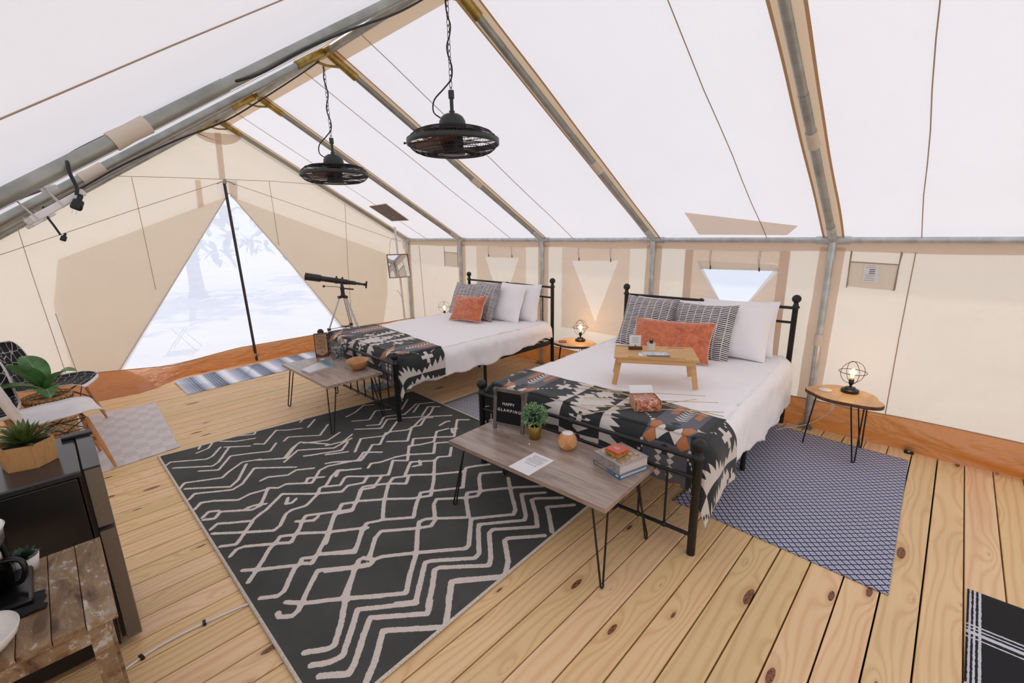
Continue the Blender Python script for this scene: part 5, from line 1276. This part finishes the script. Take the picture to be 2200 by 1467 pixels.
# ---------------------------------------------------------------- shell chairs
WIREP = None
def pattern_mat():
    n = NT('black_line_pattern_fabric'); v = n.co(scale=(1, 1, .7))
    vo = n.nd('ShaderNodeTexVoronoi', feature='DISTANCE_TO_EDGE'); n.put(vo.inputs['Vector'], v); vo.inputs['Scale'].default_value = 17; vo.inputs['Randomness'].default_value = .35
    f = n.ma('LESS_THAN', vo.outputs['Distance'], .026)
    return n.fin(n.bsdf(n.mix(f, lin((22, 23, 26)), lin((190, 188, 184))), .9))
PATT = pattern_mat()
def chair(loc, rz, label, pad):
    r = thing('shell_chair', label, 'chair', loc, rz, 'moulded shell chairs with wooden dowel legs')
    prof = [(.235, .405, .17), (.222, .428, .20), (.15, .438, .222), (.04, .425, .232), (-.08, .42, .234), (-.16, .432, .232), (-.205, .475, .228), (-.232, .56, .222), (-.258, .66, .212), (-.282, .75, .190), (-.300, .805, .150), (-.306, .825, .10)]
    P = [Vector(p) for p in prof]
    def at_(t):
        x = t*(len(P)-1); i = min(int(x), len(P)-2); f = x-i
        a0, b0, c0, d0 = P[max(i-1, 0)], P[i], P[i+1], P[min(i+2, len(P)-1)]
        return .5*((2*b0) + (c0-a0)*f + (2*a0-5*b0+4*c0-d0)*f*f + (3*b0-a0-3*c0+d0)*f**3)
    def fn(u, v, o=0.0, k=1.0):
        q = at_(u); s = (v-.5)*2*k; hw = q.z
        seat = max(0, 1-abs(u-.33)/.42)
        lift = .045*abs(s)**3*seat + o
        fwd_ = .055*abs(s)**2.2*max(0, min(1, (u-.42)/.2))
        return (q.x + fwd_ + (o if u > .5 else 0), s*hw, q.y + lift*(1 if u < .55 else .3))
    obj('shell', MB().grid(lambda u, v: fn(u, v), 34, 16), WHITEP, r, solid=.007)
    if pad: obj('fabric_cover', MB().grid(lambda u, v: fn(.07+u*.91, v, .008, .93), 34, 16), PATT, r, solid=.004)
    for sx in (1, -1):
        for sy in (1, -1):
            a = Vector((.02+sx*.115, sy*.13, .40)); b = Vector((.0+sx*.215, sy*.215, 0))
            obj('leg', MB().tube([a, a+(b-a)*.5, b], [.0125, .0150, .0095], 12), DOWEL, r)
    w = MB()
    j = {}
    for sx in (1, -1):
        for sy in (1, -1):
            a = Vector((.02+sx*.115, sy*.13, .40)); b = Vector((.0+sx*.215, sy*.215, 0)); j[sx, sy] = a+(b-a)*.42; j[sx, sy, 't'] = a
    for sy in (1, -1): w.tube([j[1, sy, 't'], j[-1, sy]], .0035, 6); w.tube([j[-1, sy, 't'], j[1, sy]], .0035, 6)
    for sx in (1, -1): w.tube([j[sx, 1, 't'], j[sx, -1]], .0035, 6); w.tube([j[sx, -1, 't'], j[sx, 1]], .0035, 6)
    for a, b in (((1, 1), (1, -1)), ((-1, 1), (-1, -1)), ((1, 1), (-1, 1)), ((1, -1), (-1, -1))): w.tube([j[a], j[b]], .003, 6); w.tube([j[a[0], a[1], 't'], j[b[0], b[1], 't']], .004, 6)
    obj('wire_brace', w, BLACK, r)
    return r
chair((-.105, 4.40, 0), .12, 'white moulded shell chair with bare seat, beside the fridge', False)
chair((-.08, 5.36, 0), -.35, 'white shell chair with black line-patterned cover, nearer the mesh door', True)
chair((-.50, 4.84, 0), -1.50, 'white shell chair with black line-patterned cover, cut off at the left edge', True)
# basket with a large leaved plant
def weave():
    n = NT('woven_seagrass'); P = n.sep(n.co('Object'))
    an = n.ma('ARCTAN2', P[1], P[0])
    row = n.ma('FLOOR', n.ma('MULTIPLY', P[2], 44.0))
    s = n.ma('SINE', n.ma('ADD', n.ma('MULTIPLY', an, 22.0), n.ma('MULTIPLY', row, 3.14159)))
    t = n.ma('SINE', n.ma('MULTIPLY', P[2], 44.0*6.283))
    f = n.ma('MULTIPLY', n.ma('MULTIPLY_ADD', s, .5, .5), n.ma('MULTIPLY_ADD', t, .5, .5))
    col = n.ramp(f, [(.0, lin((170, 126, 82))), (.4, lin((212, 170, 120))), (.9, lin((230, 194, 146)))])
    return n.fin(n.bsdf(col, .8, 0, n.bump(f, .9, .012)))
r = thing('planted_basket', 'tall woven basket holding a large-leaved green plant behind the white chair', 'basket', (-.130, 4.96, 0))
WV = weave()
obj('basket', MB().lathe([(.115, 0), (.125, .05), (.135, .25), (.142, .44), (.146, .452), (.138, .455), (.130, .44), (.128, .38)], 48), WV, r)
obj('soil', MB().lathe([(0, .40), (.132, .40)], 20, cap=False), SOIL, r)
mb = MB()
for z in (.10, .16, .22, .28, .34, .40):
    for k in range(36):
        a = 2*PI*(k + .5*(int(z*100) % 2))/36; rr = .119+.055*z
        mb.sphere(((rr-.002)*math.cos(a), (rr-.002)*math.sin(a), z+.02), .0075, 6, 4, sc=(1, 1, 1.5))
obj('weave_holes', mb, plain('dark_weave_gap', (84, 54, 34), .9), r, kind='stuff')
BIGL = plain('broad_green_leaf', (82, 128, 70), .5, 0, .3, 9)
for k, (d, L, w_, b, dr) in enumerate([((.28, -.15, .55), .40, .17, (.02, -.02, .50), .55), ((-.35, -.5, .9), .42, .17, (-.02, 0, .52), .25), ((-.2, .5, .8), .40, .16, (0, .02, .55), .35), ((-.7, -.1, .5), .38, .15, (-.03, 0, .50), .5), ((.05, -.6, .5), .34, .15, (.0, -.04, .48), .6)]):
    mb = MB(); leaf(mb, b, d, L, w_, dr, 0, 14, fold=.35); lf = obj('leaf', mb, BIGL, r, solid=.001)
    dd = Vector(d).normalized()
    mb = MB().tube([Vector(b)+dd*L*t-Vector((0, 0, 1))*dr*L*t*t + Vector((0, 0, .001)) for t in [i/10 for i in range(11)]], .0025, 5).tube([(b[0]*.3, b[1]*.3, .39), b], .006, 6)
    obj('midrib', mb, plain('pale_green_rib', (130, 168, 104), .5), lf)

# ---------------------------------------------------------------- fridge
FRB = plain('black_fridge_enamel', (20, 20, 22), .32, 0, .04, 8); FRT = plain('dark_glossy_fridge_top', (44, 44, 48), .18, 0, .04, 8)
FST = plain('brushed_dark_steel_door', (124, 116, 108), .34, .55, .04, 60)
r = thing('mini_fridge', 'black two-door mini fridge with brushed steel doors', 'fridge', (0, 0, 0))
fx, fy0, fy1, fh = .035, 2.215, 2.68, .80
obj('body', MB().box(((-.47+fx-.075)/2, (fy0+fy1)/2, .02+(fh-.04)/2), (fx-.075+.47, fy1-fy0, fh-.05)), FRB, r, bev=.004)
obj('top_panel', MB().box(((-.47+fx-.06)/2, (fy0+fy1)/2, fh-.012), (fx-.06+.47, fy1-fy0, .024)), FRT, r, bev=.006)
def fdoor(z0, z1):
    pts = []
    for k in range(13):
        t = k/12; y = fy0 + (fy1-fy0)*t; pts.append((fx - .004 - .030*(2*t-1)**4*(1 if t > .5 else .12), y))
    pts = [(fx-.055, fy0)] + pts + [(fx-.055, fy1)]
    return MB().prism(pts, z0, z1)
d1 = obj('door', fdoor(.555, fh-.004), FST, r, bev=.003); d1['label'] = 'upper steel door'
d2 = obj('door', fdoor(.035, .535), FST, r, bev=.003); d2['label'] = 'lower steel door'
obj('door_cap', fdoor(fh-.004, fh+.004), FRT, d1, bev=.002)
obj('door_gasket', MB().box((fx-.0625, (fy0+fy1)/2, .42), (.012, fy1-fy0-.012, .74)), SLOT, r)
obj('hinge_cover', MB().box((fx-.05, fy1-.045, fh+.008), (.10, .05, .014)), BLACK, r, bev=.004)
obj('foot', MB().lathe([(.018, 0), (.018, .03)], 12, (fx-.10, fy0+.04, 0)), BLACK, r); obj('foot', MB().lathe([(.018, 0), (.018, .03)], 12, (fx-.10, fy1-.04, 0)), BLACK, r)
obj('foot', MB().lathe([(.018, 0), (.018, .03)], 12, (-.44, fy0+.04, 0)), BLACK, r); obj('foot', MB().lathe([(.018, 0), (.018, .03)], 12, (-.44, fy1-.04, 0)), BLACK, r)
# hexagonal planter
HEXW = wood('light_oak_planter', (200, 152, 100), (176, 124, 74), 5, 'Z', .5, 6, .35)
r = thing('planter', 'hexagonal light wood planter with a spiky green agave on the fridge', 'planter', (-.155, 2.445, fh), -.15)
hx = [(math.cos(PI/3*k+.918), math.sin(PI/3*k+.918)) for k in range(6)]
mb = MB(); vs = [(x*.080, y*.080, 0) for x, y in hx] + [(x*.084, y*.084, .092) for x, y in hx] + [(x*.074, y*.074, .092) for x, y in hx] + [(x*.072, y*.072, .075) for x, y in hx]
mb.add(vs, [(5, 4, 3, 2, 1, 0)] + [(i*6+k, i*6+(k+1) % 6, (i+1)*6+(k+1) % 6, (i+1)*6+k) for i in range(3) for k in range(6)], 0, False)
obj('box', mb, HEXW, r, bev=.001); obj('soil', MB().prism([(x*.072, y*.072) for x, y in hx], .074, .078), SOIL, r)
random.seed(9)
for k in range(46):
    a = k*2.39996; e = k/46; el = .15 + 1.25*(1-e)
    L = .125 - .030*(1-e) + random.uniform(-.012, .012)
    mb = MB(); leaf(mb, (.010*math.cos(a), .010*math.sin(a), .080), (math.cos(a)*math.cos(el), math.sin(a)*math.cos(el), math.sin(el)+.1), L, .017, .12, 0, 5, fold=.4)
    obj('leaf', mb, GREEN3, r)
# ---------------------------------------------------------------- rustic table and things on it
def rustic():
    n = NT('distressed_painted_wood'); oi = n.nd('ShaderNodeObjectInfo')
    off = n.nd('ShaderNodeCombineXYZ'); n.put(off.inputs[0], n.ma('MULTIPLY', oi.outputs['Random'], 29.0)); n.put(off.inputs[1], n.ma('MULTIPLY', oi.outputs['Random'], 17.0))
    v = n.co(scale=(9, 2.6, 9), loc=off.outputs[0])
    f = n.noise(v, 1.6, 5, .65, .8); g = n.noise(n.co(scale=(40, 22, 40), loc=off.outputs[0]), 1.2, 4, .75)
    base = n.ramp(f, [(.32, lin((62, 42, 32))), (.42, lin((118, 90, 64))), (.56, lin((148, 122, 92))), (.72, lin((160, 152, 140)))])
    w = n.ma('MULTIPLY_ADD', n.ma('MULTIPLY', g, n.ma('ADD', f, .42)), 9.0, -4.7, clamp=True)
    col = n.mix(n.ma('MULTIPLY', w, .8), base, lin((196, 192, 186)))
    return n.fin(n.bsdf(col, .6, 0, n.bump(g, .35, .006)))
RUS = rustic()
zt_ = .62; tx1, ty0, ty1 = -.020, 1.545, 2.015
r = thing('rustic_table', 'small distressed wooden table with chipped paint in the lower left corner', 'table', (tx1, ty0, 0))
for k in range(11):
    obj('plank', MB().box((-.033-.066*k, .235, zt_-.011), (.0645, .470, .022)), RUS, r, bev=.002)
obj('apron', MB().box((-.37, .025, zt_-.05), (.70, .02, .05)), RUS, r, bev=.001); obj('apron', MB().box((-.37, .445, zt_-.05), (.70, .02, .05)), RUS, r, bev=.001)
obj('apron', MB().box((-.035, .235, zt_-.05), (.02, .40, .05)), RUS, r, bev=.001)
for x in (-.045, -.63):
    for y in (.035, .435):
        obj('leg', MB().box((x, y, (zt_-.022)/2), (.042, .042, zt_-.022)), RUS, r, bev=.003)
def rp(x, y): return (x, y, zt_)
r = thing('potted_succulent', 'small dark succulent in a white round pot on the rustic table', 'succulent', rp(-.195, 1.965))
obj('pot', MB().lathe([(.0, 0), (.025, 0), (.034, .050), (.031, .050), (.029, .042), (0, .042)], 28), WHITEC, r)
for k in range(26):
    a = k*2.4; el = .25+.9*(1-k/26)
    mb = MB(); leaf(mb, (0, 0, .042), (math.cos(a)*math.cos(el), math.sin(a)*math.cos(el), math.sin(el)), .046, .013, .1, 0, 4, fold=.3); obj('leaf', mb, GREEN4, r)
r = thing('coffee_maker', 'black and silver coffee maker with glass jug at the left edge of the rustic table', 'coffee maker', rp(-.275, 1.84))
CMB = plain('black_glossy_plastic', (18, 18, 20), .22, 0, .03, 8)
obj('base', MB().box((0, 0, .015), (.19, .20, .03)), CMB, r, bev=.008)
obj('tower', MB().box((-.02, .075, .11), (.16, .06, .17)), CMB, r, bev=.006)
obj('brew_head', MB().lathe([(.055, .165), (.070, .19), (.072, .225), (.0, .225)], 28, (.0, .0, 0)), plain('steel_head', (120, 118, 116), .3, .7), r)
obj('lid', MB().lathe([(.075, .226), (.078, .232), (.070, .242), (.045, .246), (.030, .240), (0, .240)], 28), WHITEP, r)
j_ = obj('jug', MB().lathe([(.045, .032), (.062, .045), (.066, .085), (.055, .125), (.045, .140), (.048, .146)], 28, cap=False), glass('smoked_jug_glass', (90, 90, 90), .02), r, solid=.002)
obj('jug_handle', MB().tube(spline([(.052, -.02, .130), (.085, -.035, .125), (.092, -.04, .09), (.078, -.03, .055), (.062, -.02, .05)]), .007, 8), CMB, j_)
obj('jug_band', MB().lathe([(.050, .128), (.054, .128), (.054, .144), (.050, .144)], 28, cap=False), plain('steel_band', (170, 168, 164), .3, .7), j_)
r = thing('oven_glove', 'crumpled black cloth in front of the coffee maker', 'cloth', rp(-.235, 1.755))
o_ = obj('cloth', MB().grid(lambda u, v: ((u-.5)*.15+.01*nz(v*4, u), (v-.5)*.10, .004+.020*abs(nz(u*4, v*4))+.010*math.sin(PI*u)*math.sin(PI*v)), 20, 14), plain('black_cloth', (22, 22, 24), .9), r, solid=.004)
r = thing('white_bowl', 'white oval bowl at the lower left of the rustic table', 'bowl', rp(-.262, 1.625))
obj('bowl', MB().lathe([(0, .002), (.035, 0), (.040, .004), (.065, .030), (.073, .050), (.071, .052), (.060, .030), (.034, .009), (0, .008)], 36, sx=.85, sy=1.15), WHITEC, r)

# ---------------------------------------------------------------- small floor things
r = thing('extension_cable', 'flat white cable taped across the floor planks by the rustic table', 'cable', (0, 0, 0))
pts = [(-.20, 1.93, .006), (-.092, 2.058, .004), (-.002, 2.103, .004), (.10, 2.118, .004), (.221, 2.112, .004), (.363, 2.092, .004), (.46, 2.06, .004)]
obj('cable', MB().tube(spline(pts), .0048, 6), WHITEP, r)
for x, y, a in ((.005, 2.104, .3), (.222, 2.112, -.1)): obj('clip', MB().box((0, 0, .006), (.012, .026, .012), M=T(x, y, 0) @ rotz(a)), BLACK, r)
r = thing('lamp_cord', 'thin white lamp cord trailing from the right side table to the pole foot', 'cord', (0, 0, 0))
obj('cable', MB().tube(spline([(4.02, .46, .44), (4.10, .50, .42), (4.17, .52, .30), (4.20, .56, .17), (4.19, .66, .06), (4.14, .76, .012), (4.06, .82, .008), (3.98, .86, .008)]), .0032, 6), WHITEP, r)
obj('inline_switch', MB().box((4.185, .54, .235), (.014, .018, .05)), WHITEP, r, bev=.003)
r = thing('lamp_cord', 'thin white lamp cord lying under the farther bed along the skirt', 'cord', (0, 0, 0))
obj('cable', MB().tube(spline([(4.04, 2.90, .44), (4.13, 2.96, .25), (4.15, 3.15, .02), (4.12, 3.45, .008), (4.08, 3.75, .008), (4.0, 4.1, .008)]), .003, 6), WHITEP, r)
r = thing('floor_bracket', 'small black metal bracket with a bright hole screwed to the floor by the skirt', 'bracket', (4.205, .045, 0), .1)
obj('plate', MB().box((0, 0, .004), (.06, .055, .006)).box((.028, 0, .028), (.005, .055, .05)), BLACK, r, bev=.001)
obj('bolt', MB().lathe([(.009, .007), (.009, .012), (0, .013)], 12), GALV, r)
o = obj('paper_scrap', MB().box((0, 0, .001), (.02, .006, .002)), PAPER); o.location = (1.79, 1.62, ZT); o.rotation_euler = (0, 0, .6); tag(o, 'tiny scrap of white paper in front of the gold pot', 'paper')
o = obj('blue_bag', MB().grid(lambda u, v: ((u-.5)*.30, (v-.5)*.22, .008+.035*abs(nz(u*5, v*5))+.035*math.sin(PI*u)*math.sin(PI*v)), 16, 14), bookcover('pale_blue_bag_print', (110, 160, 200), (214, 226, 236), 14), solid=.003); o.location = (2.35, 4.34, .0); tag(o, 'pale blue crumpled bag on the floor under the farther bed', 'bag')
# ---------------------------------------------------------------- outside the mesh door
ground = struct('ground', MB().poly([(-60, -60, -.32), (60, -60, -.32), (60, 90, -.32), (-60, 90, -.32)]), plain('pale_dry_ground', (214, 208, 198), .95, 0, .08, 1.5), 'pale bright ground outside the tent')
BARK2 = plain('tree_bark', (118, 108, 98), .9, 0, .25, 8, .6)
LEAFO = plain('outdoor_foliage', (120, 138, 108), .8, 0, .25, 2)
def tree(loc, h, rt_, cr_, cz, label, seed):
    random.seed(seed)
    r = thing('tree', label, 'tree', loc, 0, 'trees beyond the mesh door')
    obj('trunk', MB().lathe([(rt_*1.7, 0), (rt_*1.15, .25), (rt_, .8), (rt_*.9, h*.5), (rt_*.5, h)], 14), BARK2, r)
    mb = MB()
    for k in range(260):
        a = random.uniform(0, 2*PI); q = random.uniform(0, 1)**.5*cr_; z = cz + random.uniform(0, 1)*(h*1.1-cz)
        s = random.uniform(.25, .6)
        c = (q*math.cos(a), q*math.sin(a), z)
        for j in range(5):
            d = Vector((random.uniform(-1, 1), random.uniform(-1, 1), random.uniform(-.8, .8)))
            leaf(mb, c, d, s, s*.45, .2, 0, 3)
    obj('crown', mb, LEAFO, r, kind='stuff')
    return r
tree((3.45, 17.5, -.32), 6.5, .19, 3.4, 1.05, 'tall tree with a straight trunk seen hazily through the mesh door', 1)
tree((-4.2, 21.0, -.32), 6.5, .15, 3.0, 1.1, 'tree at the left seen hazily through the mesh door', 2)
tree((11.2, 22.0, -.32), 7.0, .2, 3.6, 1.2, 'tree at the right seen hazily through the mesh door', 3)
r = thing('outdoor_chair', 'pale wire-legged chair standing outside, faint through the mesh door', 'chair', (1.55, 9.6, -.32), -.4)
obj('seat', MB().box((0, 0, .45), (.46, .44, .02)), WHITEP, r, bev=.01)
obj('backrest', MB().grid(lambda u, v: (.20+.06*v-.04*math.sin(PI*u), (u-.5)*.44, .50+.38*v), 8, 6), plain('grey_chair_back', (150, 150, 156), .5), r, solid=.01)
for sx in (1, -1):
    for sy in (1, -1): obj('leg', MB().tube([(sx*.10, sy*.18, .44), (-sx*.22, sy*.20, .0)], .008, 6), GALVD, r)
